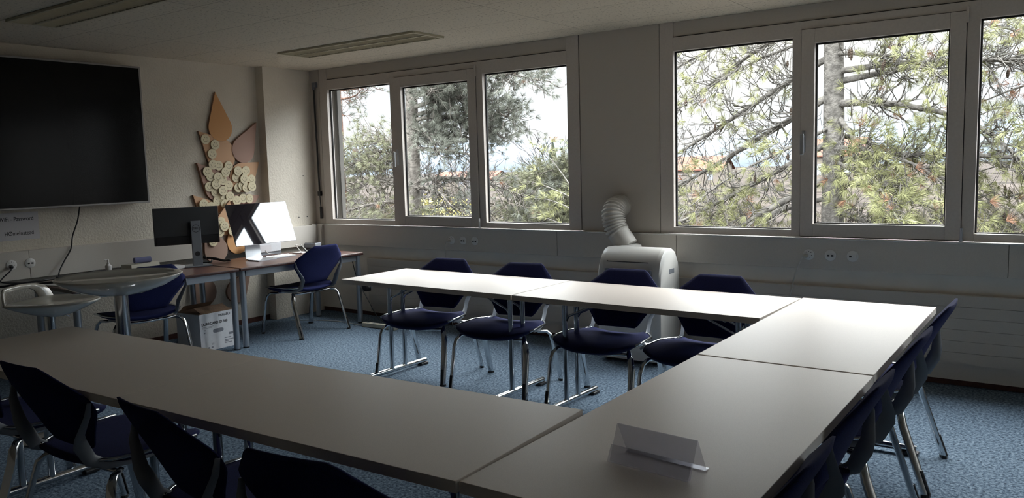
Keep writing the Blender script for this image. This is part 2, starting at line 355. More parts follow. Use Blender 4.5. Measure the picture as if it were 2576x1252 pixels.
cable('screen_cable', [(.06, -2.552, 1.33), (.055, -2.58, 1.2), (.05, -2.63, 1.07), (.09, -2.67, .97), (.10, -2.74, .87), (.13, -2.80, .79), (.19, -2.84, .740)], .006, 'blackplastic', 'thin black cable running from the wall screen down to the desk')

# ---------------------------------------------------------------- wall screen, notice
tv = thing('wall_screen', 'huge black wall-mounted screen with a thin grey bezel', 'screen', (.06, -2.95, 1.90))
TW, TH = 1.96, 1.218
yr = -1.952; yl = yr-TW; zb, zt = 1.322, 2.54
L = lambda y: y+2.95
MB().box(-.02, .05, L(yl)+.02, L(yr)-.02, zb-1.9+.02, zt-1.9-.02).build('housing', 'blackplastic', tv, bevel=.004)
b = .016
MB().box(.03, .062, L(yl), L(yr), zb-1.9, zb-1.9+b).box(.03, .062, L(yl), L(yr), zt-1.9-b, zt-1.9).box(.03, .062, L(yl), L(yl)+b, zb-1.9+b, zt-1.9-b).box(.03, .062, L(yr)-b, L(yr), zb-1.9+b, zt-1.9-b).build('bezel', 'bezel', tv, bevel=.002)
MB().box(.05, .058, L(yl)+b, L(yr)-b, zb-1.9+b, zt-1.9-b).build('display', 'tvscreen', tv)
MB().box(-.058, -.02, .4, .9, -.25, .25).build('wall_bracket', 'blackplastic', tv)
pp = thing('notice', 'white paper notice with a wifi password taped below the wall screen', 'notice', (.003, -3.0, 1.185))
MB().box(0, .001, -.29, .128, -.112, .112).build('sheet', 'paper', pp)
wallx = Matrix.Rotation(PI/2, 4, 'Z') @ Matrix.Rotation(PI/2, 4, 'X')   # text facing +X, reading towards +Y
text('writing', 'WiFi - Password', .047, 'ink', pp, Matrix.Translation((.0015, .090, .045)) @ wallx, .0003, .0003, 'RIGHT', .84)
text('writing', 'H\u00d8meInstead', .047, 'ink', pp, Matrix.Translation((.0015, .084, -.072)) @ wallx, .0003, 0, 'RIGHT', .84)
for y, z, w_ in ((-.1, 1.516, 'uppermost of three'), (-.187, 1.068, 'lower left of three'), (-.075, 1.069, 'lower right of three')):
    tag(MB().lathe([(.006, 0), (.006, .002)], 10, Matrix.Translation((.12, y-.06, z)) @ Matrix.Rotation(PI/2, 4, 'Y')).build('wall_plug_hole', 'ink'),
        'small dark drilled hole in the corner pier beside the windows, '+w_, 'hole', 'drilled holes in the corner pier')

# ---------------------------------------------------------------- flower of teardrop boards with wink-face discs
def drop_pts(tip, c, r, n=26):
    tx, tz = tip; cx, cz = c; d = math.hypot(tx-cx, tz-cz); a0 = math.atan2(tz-cz, tx-cx); al = math.acos(min(1, r/d))
    pts = [(tx, tz)]
    for k in range(n+1):
        a = a0+al+(2*PI-2*al)*k/n; pts.append((cx+r*math.cos(a), cz+r*math.sin(a)))
    return pts
drops = [('orange', (-1.131, 2.372), (-1.095, 2.02), .135, .035, 'orange teardrop board at the very top of the wall flower'),
         ('mauve', (-.664, 2.085), (-.845, 1.80), .133, .045, 'plain mauve teardrop board right of the topmost orange one'),
         ('tan', (-1.345, 1.984), (-1.105, 1.75), .165, .03, 'tan teardrop board with three winking discs near its pointed left tip'),
         ('tan', (-.659, 1.675), (-.875, 1.52), .150, .04, 'tan teardrop board pointing right beside the pier, crowded with discs'),
         ('mauve', (-1.387, 1.675), (-1.165, 1.44), .155, .045, 'mauve teardrop board pointing left behind the densest pile of discs'),
         ('mauve', (-.674, 1.330), (-.93, 1.215), .135, .03, 'mauve teardrop board pointing right just above the silver desktop computer'),
         ('tan', (-1.451, 1.365), (-1.24, 1.15), .14, .03, 'tan teardrop board pointing left just above the black monitor'),
         ('tan', (-1.09, 1.30), (-1.16, 1.06), .11, .02, 'narrow tan teardrop board between the two computer screens'),
         ('orange', (-1.07, 1.15), (-1.034, .875), .125, .045, 'bright orange teardrop board standing low beside the computer foot'),
         ('taupe', (-1.40, 1.10), (-1.286, .815), .13, .04, 'dull brown teardrop board low behind the black monitor stand'),
         ('taupe', (-1.52, .66), (-1.40, .40), .14, .03, 'dull brown teardrop board under the desk above the printed carton'),
         ('taupe', (-.83, .58), (-1.02, .36), .12, .03, 'dull brown teardrop board under the desk right of the carton')]
for m_, tip, c, r, th, lab in drops:
    mx = Matrix.Translation((.012+th*.5, 0, 0)) @ Matrix(((0, 0, 1, 0), (1, 0, 0, 0), (0, 1, 0, 0), (0, 0, 0, 1)))
    x0 = .078 if c[1] < 1.1 and c[1] > .7 else .004
    o = MB().prism([(y, z) for y, z in drop_pts(tip, c, r)], 0, .012+th*.45, Matrix.Translation((x0, 0, 0)) @ Matrix(((0, 0, 1, 0), (1, 0, 0, 0), (0, 1, 0, 0), (0, 0, 0, 1)))).build('teardrop_board', m_, bevel=.002)
    o.data.materials.append(M['edgebrown'])
    for p in o.data.polygons:
        if abs(p.normal.x) < .5: p.material_index = 1
    tag(o, lab, 'wall decoration', 'teardrop boards of the wall flower')
def disc_proto():
    """local: face towards +X, y right, z up"""
    q = Matrix(((0, 0, 1, 0), (1, 0, 0, 0), (0, 1, 0, 0), (0, 0, 0, 1)))
    r = thing('winking_disc', 'x', 'disc')
    body = MB().lathe([(.0485, 0), (.0485, .009)], 28, q).build('disc_body', 'wood', r)
    def strip(pts, w): 
        m = MB()
        for (a, b) in zip(pts[:-1], pts[1:]):
            d = Vector((b[0]-a[0], b[1]-a[1])).normalized(); nx, ny = -d.y*w, d.x*w
            m.add([(.0095, a[0]+nx, a[1]+ny), (.0095, a[0]-nx, a[1]-ny), (.0095, b[0]-nx, b[1]-ny), (.0095, b[0]+nx, b[1]+ny)], [(0, 1, 2, 3)])
        return m
    sm = strip([(.027*math.cos(a), .004+.027*math.sin(a)) for a in [PI*1.03+PI*.97*k/14 for k in range(15)]], .0016)
    sm.build('smile', 'burn', r)
    e = strip([(-.012, .022), (-.0115, .012)], .0024); e2 = strip([(.006, .016), (.013, .019), (.020, .015)], .0015); k = len(e.v)
    e.add(e2.v, e2.f); e.build('eyes', 'burn', r)
    return r
dp = disc_proto()
discs = [(170, 185, 0), (315, 265, 0), (258, 408, 0), (345, 590, 0), (250, 575, 1), (505, 600, 0), (205, 755, 0), (155, 680, 1), (440, 695, 1), (395, 820, 0), (315, 770, 1), (265, 1000, 0), (175, 915, 0), (275, 880, 1),
         (485, 905, 0), (368, 985, 2), (370, 1090, 0), (483, 1080, 1), (285, 1140, 0), (395, 1195, 1), (590, 1150, 1), (705, 1120, 0), (810, 1130, 0), (180, 1225, 0), (60, 1180, 1),
         (615, 785, 0), (645, 680, 1), (775, 680, 1), (730, 810, 2), (860, 820, 1), (640, 945, 0), (700, 910, 1), (755, 950, 2), (840, 935, 3)]
named = {0: 'winking wooden disc at the tip of the upper left board', 1: 'winking wooden disc second from the top of the wall flower', 2: 'winking wooden disc third from the top, at the left board edge',
         3: 'wooden disc half hidden behind the left disc of the fourth row down', 4: 'wooden disc overlapping a second one, below the third disc on the left edge', 5: 'wooden disc alone at the lower right of the upper left board',
         6: 'wooden disc mostly hidden, just below the uppermost disc of the left pile', 7: 'wooden disc at the upper left corner of the left pile', 8: 'wooden disc at the upper right corner of the left pile', 9: 'wooden disc half covered, right of the topmost centre disc of the left pile',
         10: 'wooden disc at the top centre of the left pile, lapping over its neighbours', 11: 'wooden disc half covered low on the left side of the left pile', 12: 'wooden disc at the left edge of the left pile, middle height', 13: 'wooden disc left of centre in the left pile',
         14: 'wooden disc at the right edge of the left pile, middle height', 15: 'frontmost wooden disc in the very centre of the left pile', 16: 'wooden disc mostly hidden under the centre disc of the left pile', 17: 'wooden disc at the lower right of the left pile',
         18: 'wooden disc at the lower left of the left pile', 19: 'lowest wooden disc of the left pile, just above the black monitor', 23: 'wooden disc partly behind the leftmost low disc, above the black monitor',
         24: 'leftmost wooden disc, at the left tip just above the black monitor', 25: 'wooden disc at the left edge of the cluster on the right-hand board', 26: 'wooden disc at the upper left of the cluster on the right-hand board', 27: 'wooden disc at the upper right of the cluster on the right-hand board',
         28: 'frontmost wooden disc in the centre of the right-hand cluster', 29: 'rightmost wooden disc on the right-hand board', 30: 'wooden disc at the lower left of the right-hand cluster', 31: 'wooden disc low in the right-hand cluster, second from the left', 32: 'wooden disc low in the right-hand cluster, third from the left',
         33: 'wooden disc at the lower right of the right-hand cluster', 20: 'wooden disc on the low right board, left of a pair', 21: 'wooden disc, left of the pair above the silver computer', 22: 'wooden disc, right of the pair above the silver computer',
         34: 'wooden disc between the computers, lapping over the disc above it', 35: 'highest wooden disc in the gap between the two computers', 36: 'wooden disc in the gap between the computers, close to the black monitor', 37: 'lone wooden disc below the black monitor beside its stand',
         38: 'wooden disc peeking out left of the silver computer, on the orange board', 39: 'lowest wooden disc in the gap between the computers, half behind the black monitor'}
random.seed(4)
def dpos(zx, zy):   # photo crop position on the flat wall flower (plane of the wall), measured
    px = 490+zx/6.261; py = 320+zy/6.261
    y = -1.343+(px-504)*(.684/152)+(py-330)*.00004; z = 1.984-(py-329.5)*(.313/78.5)-(px-504)*.00002
    return y, z
dl = [dpos(a, b)+(k,) for a, b, k in discs]+[(-1.19, 1.045, 1), (-1.175, 1.13, 0), (-1.22, 1.09, 0), (-1.32, .905, 0), (-1.10, .99, 1), (-1.24, .99, 0)]
for i, (y, z, k) in enumerate(dl):
    r = dp if i == 0 else copy_tree(dp)
    base = .038 if z > 1.1 else .112
    r.location = (base+.010*k, y, z); r.rotation_euler = (random.uniform(-.25, .12), 0, 0)
    lab = named[i]
    tag(r, lab, 'disc', 'winking discs piled low behind the computers' if i >= 34 else ('winking discs on the left boards' if i < 20 or i in (23, 24) else 'winking discs on the right boards'))

# ---------------------------------------------------------------- ceiling lamps
def lamp(x0, x1, y0, y1, label):
    r = thing('ceiling_lamp', label, 'ceiling lamp', ((x0+x1)/2, (y0+y1)/2, H), 0, 'unlit louvred ceiling lamps')
    a, b = (x1-x0)/2, (y1-y0)/2; t = .022; z = -.018
    MB().box(-a, a, -b, -b+t, z, 0).box(-a, a, b-t, b, z, 0).box(-a, -a+t, -b+t, b-t, z, 0).box(a-t, a, -b+t, b-t, z, 0).build('frame', 'lampframe', r, bevel=.002)
    MB().box(-a+t, a-t, -b+t, b-t, -.002, 0).box(-a+t, a-t, -.01, .01, z+.002, -.002).build('reflector', 'lamplouvre', r)
    m = MB(); n = int((x1-x0)/.045)
    for k in range(1, n): x = -a+t+(2*a-2*t)*k/n; m.box(x-.0015, x+.0015, -b+t, b-t, z+.002, -.002)
    m.build('louvre', 'lamplouvre', r)
lamp(1.015, 2.69, -1.14, -.76, 'unlit louvred ceiling lamp near the window wall')
lamp(1.03, 2.70, -3.43, -3.08, 'unlit louvred ceiling lamp at the upper left, above the wall screen')

# ---------------------------------------------------------------- chairs
def lerp_tab(tab, v):
    for (a, x), (b, y) in zip(tab[:-1], tab[1:]):
        if v <= b: return x+(y-x)*(v-a)/(b-a)
    return tab[-1][1]
def make_chair():
    r = thing('conference_chair', 'x', 'chair')
    # seat: closed lens between an upper and a lower skin
    tabW = [(0, .165), (.10, .20), (.27, .245), (.75, .255), (.88, .235), (.96, .19), (1, .14)]
    NY, NX = 14, 14; y0, y1 = -.20, .26; v = []; f = []
    for side in (1, 0):
        for j in range(NY+1):
            t = j/NY; y = y0+(y1-y0)*t; wd = lerp_tab(tabW, t)
            for i in range(NX+1):
                u = -1+2*i/NX; x = wd*u; e = (1-abs(u)**4)*(1-abs(2*t-1)**7)
                top = .437+.018*abs(u)**2.5-.020*max(0, (t-.8)/.2)**2
                z = top+.010*e if side else top-.012-.052*e*(.45+.55*t)
                v.append((x, y, z))
    K = (NY+1)*(NX+1)
    for j in range(NY):
        for i in range(NX):
            a = j*(NX+1)+i; f.append((a, a+1, a+NX+2, a+NX+1)); f.append((K+a, K+a+NX+1, K+a+NX+2, K+a+1))
    rim = [i for i in range(NX+1)]+[j*(NX+1)+NX for j in range(1, NY+1)]+[NY*(NX+1)+i for i in range(NX-1, -1, -1)]+[j*(NX+1) for j in range(NY-1, 0, -1)]
    for a, b in zip(rim, rim[1:]+rim[:1]): f.append((a, K+a, K+b, b))
    seat = MB().add(v, f).build('seat', 'navy', r, smooth='all')
    # chrome edge around the sides
    for s in (-1, 1):
        pts = [(s*.262, .17, .452), (s*.264, .10, .455), (s*.255, -.07, .455), (s*.215, -.145, .452), (s*.175, -.19, .455)]
        MB().tube(pts, .0075, 8).build('edge_trim', 'chrome', r, smooth='all')
    # backrest: curved panel
    tabB = [(0, .118), (.05, .138), (.22, .175), (.48, .242), (.58, .25), (.68, .243), (.93, .148), (.98, .132), (1, .115)]
    NV, NU = 20, 12; v = []; f = []
    def yc(t): return -.165-.13*t-.045*t*t
    for side in (1, 0):
        for j in range(NV+1):
            t = j/NV; wd = lerp_tab(tabB, t); z = .480+.360*t
            for i in range(NU+1):
                u = -1+2*i/NU; x = wd*u; e = (1-abs(u)**6)*(1-abs(2*t-1)**10)
                y = yc(t)+.035*(x/.25)**2
                v.append((x, y+(.004+.012*e if side else -.004-.014*e), z))
    K = (NV+1)*(NU+1)
    for j in range(NV):
        for i in range(NU):
            a = j*(NU+1)+i; f.append((a, a+NU+1, a+NU+2, a+1)); f.append((K+a, K+a+1, K+a+NU+2, K+a+NU+1))
    rim = [i for i in range(NU+1)]+[j*(NU+1)+NU for j in range(1, NV+1)]+[NV*(NU+1)+i for i in range(NU-1, -1, -1)]+[j*(NU+1) for j in range(NV-1, 0, -1)]
    for a, b in zip(rim, rim[1:]+rim[:1]): f.append((a, b, K+b, K+a))
    MB().add(v, f).build('backrest', 'navy', r, smooth='all')
    for s in (-1, 1):
        P = [(s*.247, -.232, .700), (s*.243, -.240, .650), (s*.195, -.246, .565), (s*.180, -.238, .530), (s*.180, -.205, .460), (s*.190, -.150, .428), (s*.205, -.07, .418), (s*.215, .02, .418)]
        MB().tube(P, [.009, .015, .023, .028, .026, .018, .013, .008], 8, [.005, .006, .007, .007, .007, .007, .007, .006], (0, 1, .5)).build('side_bracket', 'greyplastic', r, smooth=True)
    MB().tube([(-.20, .145, .385), (0, .15, .375), (.20, .145, .385)], .010, 8).tube([(-.20, -.12, .392), (0, -.12, .385), (.20, -.12, .392)], .010, 8).build('cross_tube', 'chrome', r, smooth='all')
    for sx in (-1, 1):
        for sy, y in ((1, .17), (-1, -.15)):
            P = [(sx*.19, sy*.10 if sy > 0 else -.10, .392), (sx*.222, y, .388), (sx*.240, y+sy*.022, .362), (sx*.250, y+sy*.034, .31), (sx*.258, y+sy*(.085 if sy > 0 else .130), .012)]
            leg = MB().tube(P, [.011, .014, .018, .020, .020], 10, [.011, .011, .0115, .012, .012], (sx, -sy, 0)).build('leg', 'chrome', r, smooth=True)
            e = Vector(P[-1]); d = (e-Vector(P[-2])).normalized()
            tip = MB().tube([e-d*.002, (e.x, e.y, 0)], [.0215, .0225], 10, [.0135, .0145], (sx, -sy, 0))
            q = e-d*.11; off = Vector((-sx*.002, sy*.015, 0))
            tip.tube([q+off, e+off], .010, 6, .006, (sx, 0, 0)); tip.build('foot_cap', 'blackplastic', leg)
    for k in bpy.data.objects:          # overall proportions of the chair
        if k.type == 'MESH' and (k.parent == r or (k.parent and k.parent.parent == r)): k.data.transform(Matrix.Diagonal((1.13, 1.08, 1.03, 1)))
    return r
chair0 = make_chair()
G1, G2, G3, G4 = 'chairs along the window-side tables', 'chairs along the right-hand tables', 'chairs along the near tables', 'chairs at the brown desks'
chairs = [  # x, y, rotation about z (0 = facing +Y), label, group
    (3.04, -1.50, PI+.15, 'navy conference chair at the window-side tables, farthest left', G1),
    (3.77, -1.51, PI+.13, 'navy conference chair at the window-side tables, just left of the seam between the two tops', G1),
    (4.59, -1.53, PI+.05, 'navy conference chair at the window-side tables, in front of the air conditioner', G1),
    (5.24, -1.55, PI+.02, 'navy conference chair at the window-side tables, nearest the corner table', G1),
    (6.235, -1.76, PI/2, 'navy conference chair on the right-hand side, nearest the windows', G2),
    (6.23, -2.52, PI/2, 'navy conference chair on the right-hand side, second from the windows', G2),
    (6.225, -3.31, PI/2, 'navy conference chair on the right-hand side, third from the windows', G2),
    (6.22, -4.08, PI/2, 'navy conference chair on the right-hand side, nearest the camera', G2),
    (2.98, -4.31, -.05, 'navy conference chair at the lower left edge, its seat behind the big chair back', G3),
    (3.75, -4.315, .05, 'navy conference chair at the near tables, its pointed back at the left edge', G3),
    (4.73, -4.37, -.10, 'navy conference chair at the near tables, second visible back from the left', G3),
    (5.42, -4.42, .13, 'navy conference chair at the near tables, cut off by the bottom edge', G3),
    (.875, -.87, PI/2-.02, 'navy conference chair at the brown desk in front of the silver computer', G4),
    (.82, -2.51, PI/2-.16, 'navy conference chair at the brown desk behind the round high table', G4)]
for i, (x, y, a, lab, g) in enumerate(chairs):
    c = chair0 if i == 0 else copy_tree(chair0)
    c.location = (x, y, 0); c.rotation_euler = (0, 0, a); c.scale = (1, 1, .978 if g == G1 else 1); tag(c, lab, 'chair', g)

# ---------------------------------------------------------------- folding tables (local: long axis X)
def make_table(Lx=1.58, Wy=.69):
    r = thing('folding_table', 'x', 'table')
    a, b = Lx/2, Wy/2
    top = MB().box(-a, a, -b, b, .726, .757).build('tabletop', 'tabletop', r, bevel=.0008)
    top.data.materials.append(M['tableedge'])
    MB().box(-a-.0006, a+.0006, -b-.0006, b+.0006, .724, .7562).build('edge_band', 'tableedge', r)
    for s in (-1, 1):
        x = s*(a-.215)
        f = MB()
        for y in (-.07, .07): f.tube([(x, y, .045), (x, y, .715)], .0175, 12)
        f.tube([(x, -.27, .713), (x, .27, .713)], .013, 8)
        f.tube([(x, -.30, .034), (x, .30, .034)], .019, 12)
        f.build('leg_frame', 'chrome', r, smooth=True)
        MB().tube([(x, -.07, .55), (x-s*.03, -.07, .60), (x-s*.30, -.07, .721)], .008, 8).tube([(x, .07, .55), (x-s*.03, .07, .60), (x-s*.30, .07, .721)], .008, 8).build('brace', 'chrome', r, smooth='all')
        for y in (-.27, .27): MB().box(x-.026, x+.026, y-.04, y+.04, 0, .020).build('foot_pad', 'blackplastic', r, bevel=.005)
    return r
table0 = make_table()
tabs = [(3.380, -1.602, -.026, 0, 'pale grey folding table on the window side, left one of the row', 'tables of the window-side row'),
        (4.969, -1.642, -.024, 0, 'pale grey folding table on the window side, right one in front of the air conditioner', 'tables of the window-side row'),
        (6.118, -2.085, PI/2, 0, 'pale grey folding table on the right with the bright window glare, nearest the windows', 'tables of the right-hand column'),
        (6.120, -3.682, PI/2, 0, 'pale grey folding table on the right holding the clear acrylic stand', 'tables of the right-hand column'),
        (3.390, -4.221, .034, .004, 'dim grey folding table at the near left below the round high table', 'tables of the near row'),
        (4.971, -4.167, .034, .004, 'dim grey folding table at the near side meeting the acrylic stand\'s table', 'tables of the near row')]
for i, (x, y, a, z, lab, g) in enumerate(tabs):
    c = table0 if i == 0 else copy_tree(table0)
    c.location = (x, y, z); c.rotation_euler = (0, 0, a); tag(c, lab, 'table', g)

# clear acrylic sign holder
ac = thing('acrylic_stand', 'empty clear acrylic tent-shaped sign holder lying on the pale table', 'sign holder', (6.165, -4.11, .757), -.09)
def slab(p0, p1, hw, th=.002):
    d = Vector((0, p1[0]-p0[0], p1[1]-p0[1])).normalized(); n = Vector((0, -d.z, d.y))*th*.5
    q = [Vector((0, *p0))+n, Vector((0, *p0))-n, Vector((0, *p1))-n, Vector((0, *p1))+n]
    v = [(x, p.y, p.z) for x in (-hw, hw) for p in q]
    return MB().add(v, [(3, 2, 1, 0), (4, 5, 6, 7), (0, 1, 5, 4), (1, 2, 6, 5), (2, 3, 7, 6), (3, 0, 4, 7)])
slab((-.045, .001), (-.005, .095), .122).build('front_sheet', 'acrylic', ac)
slab((-.003, .095), (.045, .001), .122).build('rear_sheet', 'acrylic', ac)
slab((-.058, .002), (-.036, .045), .122).build('front_pocket', 'acrylic', ac)
slab((.035, .003), (.062, .002), .122).build('bottom_lip', 'acrylic', ac)

# ---------------------------------------------------------------- brown desks
def desk(x0, x1, y0, y1, label, rz=0.):
    """local frame centred; depth along X (front = +X)"""
    cx, cy = (x0+x1)/2, (y0+y1)/2; a, b = (x1-x0)/2, (y1-y0)/2
    r = thing('office_desk', label, 'desk', (cx, cy, 0), rz, 'brown desks along the screen wall')
    MB().box(-a, a, -b, b, .704, .728).build('desktop', 'brown', r, bevel=.004)
    MB().box(-a-.001, a+.001, -b-.001, b+.001, .702, .721).build('edge_band', 'brownedge', r, bevel=.003)
    MB().box(a-.062, a-.032, -b+.07, b-.07, .643, .702).box(-a+.03, -a+.06, -b+.07, b-.07, .643, .702).box(-a+.06, a-.06, -b+.03, -b+.06, .643, .702).box(-a+.06, a-.06, b-.06, b-.03, .643, .702).build('underframe', 'steel', r, bevel=.002)
    for sx in (-1, 1):
        for sy in (-1, 1):
            lg = MB().tube([(sx*(a-.045), sy*(b-.038), .01), (sx*(a-.045), sy*(b-.038), .702)], .027, 14).build('leg', 'steel', r, smooth=True)
            MB().tube([(sx*(a-.045), sy*(b-.038), 0), (sx*(a-.045), sy*(b-.038), .012)], .028, 14).build('foot_cap', 'blackplastic', lg)
    return r
desk(.29, 1.07, -1.652, -.252, 'brown desk at the corner holding the silver computer', -.07)
desk(.21, .99, -3.077, -1.677, 'brown desk below the wall screen holding the black monitor', -.06)
# silver all-in-one computer
im = thing('desktop_computer', 'silver all-in-one computer tilted back, glossy black screen mirroring the window', 'computer', (0.62, -1.173, .7285), 0)
tilt = Matrix.Rotation(-.04, 4, 'Z') @ Matrix.Rotation(-.36, 4, 'Y')
sc = Matrix.Translation((.07, .0, .3555)) @ tilt
MB().box(-.012, .0, -.335, .335, -.203, .203, sc).build('casing', 'alu', im, bevel=.004)
MB().box(.0, .004, -.335, .335, -.203, .203, sc).build('screen', 'glassblack', im, bevel=.0015)
fo = MB(); prof = [(-.10, .295), (-.098, .12), (-.09, .03), (-.07, .008), (-.03, .003), (.13, .002)]
v = []; f = []
for s in (-1, 1):
    for (x, z), wd in zip(prof, (.075, .085, .09, .095, .10, .105)): v.append((x, s*wd, z)); v.append((x+(.008 if z > .02 else 0), s*wd, z+(.008 if z < .02 else 0)))
n2 = 2*len(prof)
for k in range(len(prof)-1):
    a = 2*k; f += [(a, a+2, n2+a+2, n2+a), (a+1, n2+a+1, n2+a+3, a+3), (a, a+1, a+3, a+2), (n2+a, n2+a+2, n2+a+3, n2+a+1)]
f += [(0, n2, n2+1, 1), (n2-2, n2-1, 2*n2-1, 2*n2-2)]
fo.add(v, f).build('stand', 'alu', im, smooth=True)
MB().tube([(-.09, 0, .29), (-.005, 0, .345)], .03, 10).build('hinge', 'alu', im)
# keyboard
kb = thing('keyboard', 'slim white keyboard on the brown desk before the silver computer', 'keyboard', (0.639, -0.927, .7285), .02)
MB().box(-.06, .06, -.145, .145, .002, .010).tube([(-.055, -.14, .012), (-.055, .14, .012)], .009, 8).build('base', 'alu', kb)
m = MB()
for i in range(5):
    for j in range(14): m.box(-.050+i*.021, -.050+i*.021+.017, -.138+j*.0198, -.138+j*.0198+.0165, .010, .0135)
m.build('keys', 'white', kb)
wb = thing('storage_box', 'long white box lying on the desk behind the silver computer', 'box', (.24, -.83, .7585), .0)
MB().box(-.09, .09, -.155, .155, 0, .085).build('carton', 'card', wb, bevel=.002); MB().box(.0901, .0915, -.13, .03, .01, .07).build('printed_label', 'paper', wb)
MB().box(-.08, .08, -.16, .16, -.030, 0).build('tray', 'greyplastic', wb)
pr = thing('small_device', 'small grey device with a dark glossy top at the desk corner', 'device', (0.469, -0.377, .7285), .3)
MB().box(-.07, .07, -.06, .06, 0, .085).build('housing', 'greyplastic', pr, bevel=.008); MB().box(-.06, .06, -.05, .05, .085, .089).build('top_panel', 'glassblack', pr); MB().box(-.055, .02, -.0612, -.060, .02, .04).build('port', 'ink', pr)
ph = thing('phone_holder', 'small white wire phone holder on the desk beside the silver computer', 'holder', (0.489, -0.567, .7285), .2)
MB().tube([(.06, -.05, .006), (-.02, -.04, .085), (-.02, .04, .085), (.06, .05, .006)], .004, 6).build('wire', 'white', ph, smooth=True); MB().box(-.05, .07, -.06, .06, 0, .006).build('base', 'white', ph)
cable('computer_cable', [(0.399, -0.927, 0.783), (0.369, -0.877, 0.753), (0.389, -0.807, 0.735), (0.469, -0.767, 0.734)], .004, 'cablewhite', 'short white cable looping behind the silver computer foot')
# black monitor seen from behind
dm = thing('computer_monitor', 'black monitor seen from behind on a grey stand', 'monitor', (0.469, -1.747, .7285), -.38)
rot = Matrix.Identity(4)
MB().box(-.004, .022, -.345, .215, .20, .525).build('shell', 'monblack', dm, bevel=.006)
MB().box(.022, .034, -.335, .205, .205, .275).build('lower_strip', 'blackplastic', dm, bevel=.004)
MB().box(-.008, -.004, -.34, .21, .205, .52).build('display', 'tvscreen', dm)
MB().box(.050, .072, -.042, .042, .0, .405).build('stand_column', 'greyplastic', dm, bevel=.004)
MB().box(.02, .052, -.05, .05, .33, .39).build('mount', 'blackplastic', dm)
MB().box(-.08, .10, -.12, .12, 0, .012).build('stand_foot', 'greyplastic', dm, bevel=.005)
mm = Matrix.Translation((.0725, 0, .338)) @ wallx
text('logo', 'DELL', .022, 'ink', dm, Matrix.Translation((0, 0, 0)) @ mm @ Matrix.Translation((0, -.007, 0)), .0004, .0006, 'CENTER')
ring = MB(); q = Matrix.Translation((.0722, 0, .338)) @ Matrix(((0, 0, 1, 0), (1, 0, 0, 0), (0, 1, 0, 0), (0, 0, 0, 1)))
for k in range(32):
    a, b = 2*PI*k/32, 2*PI*(k+1)/32; ring.add([(.034*math.cos(a), .034*math.sin(a), .0004), (.034*math.cos(b), .034*math.sin(b), .0004), (.030*math.cos(b), .030*math.sin(b), .0004), (.030*math.cos(a), .030*math.sin(a), .0004)], [(0, 1, 2, 3)], q)
ring.build('logo_ring', 'ink', dm)
MB().lathe([(.022, 0), (.022, .0008)], 20, Matrix.Translation((.0722, 0, .115)) @ Matrix(((0, 0, 1, 0), (1, 0, 0, 0), (0, 1, 0, 0), (0, 0, 0, 1)))).build('cable_hole', 'ink', dm)
dm.scale = (1, 1, 1.035)
cable('plug_lead', [(0.389, -1.587, 0.783), (0.429, -1.527, 0.773), (0.469, -1.467, 0.748), (0.499, -1.407, 0.748)], .011, 'blackplastic', 'tangle of black lead with a plug beside the monitor stand', plug=(-.02, -.02, .01))
cable('black_cable', [(0.349, -1.647, 0.738), (0.419, -1.567, 0.743), (0.369, -1.507, 0.758), (0.449, -1.427, 0.743), (0.429, -1.367, 0.737)], .008, 'blackplastic', 'coiled black cable on the desk right of the monitor stand')
# things on the left desk
sp = thing('spray_bottle', 'small clear white pump bottle on the desk below the wall screen', 'bottle', (0.209, -2.427, .7285), 0)
MB().lathe([(.024, 0), (.026, .01), (.026, .07), (.012, .085), (.012, .095)], 16).build('bottle_body', 'white', sp, smooth=True)
MB().lathe([(.008, .095), (.008, .125)], 10).tube([(0, 0, .125), (.0, -.03, .122)], .005, 8).build('pump', 'white', sp, smooth=True)
tag(MB().tube([(.29, -2.237, .825), (.31, -2.097, .825)], .026, 12).build('cloth_roll', 'blue', smooth=True), 'rolled grey-blue cloth on the desk behind the round high table', 'cloth')
bx = thing('small_box', 'flat pale box under the rolled blue cloth', 'box', (0.299, -2.167, .7285), .1)
MB().box(-.07, .07, -.16, .12, 0, .07).build('carton', 'cream', bx, bevel=.002)
tag(MB().box(.37, .51, -2.03, -1.89, .7285, .757).build('adapter', 'white', bevel=.004), 'white rectangular adapter on the desk left of the black monitor', 'adapter')
cable('black_cable', [(0.219, -3.507, 0.748), (0.319, -3.157, 0.741), (0.469, -2.957, 0.743), (0.619, -2.857, 0.739), (0.569, -2.607, 0.743), (0.489, -2.407, 0.758), (0.319, -2.207, 0.743)], .009, 'blackplastic', 'thick black cable lying across the desk at the far left')
cable('black_cable', [(0.289, -3.307, 0.743), (0.369, -3.057, 0.763), (0.269, -2.857, 0.753), (0.319, -2.657, 0.773), (0.219, -2.507, 0.763), (0.169, -2.207, 0.743)], .009, 'blackplastic', 'black cable curling below the wall screen cable')
lt = thing('paper_tray', 'pale tray with a dark clip on the desk at the far left', 'tray', (0.489, -2.887, .7285), .2)
MB().box(-.12, .12, -.17, .17, 0, .008).build('tray_base', 'white', lt); MB().box(-.13, -.10, -.03, .03, .008, .05).box(-.11, -.02, -.03, -.01, .008, .03).build('clip', 'blackplastic', lt)
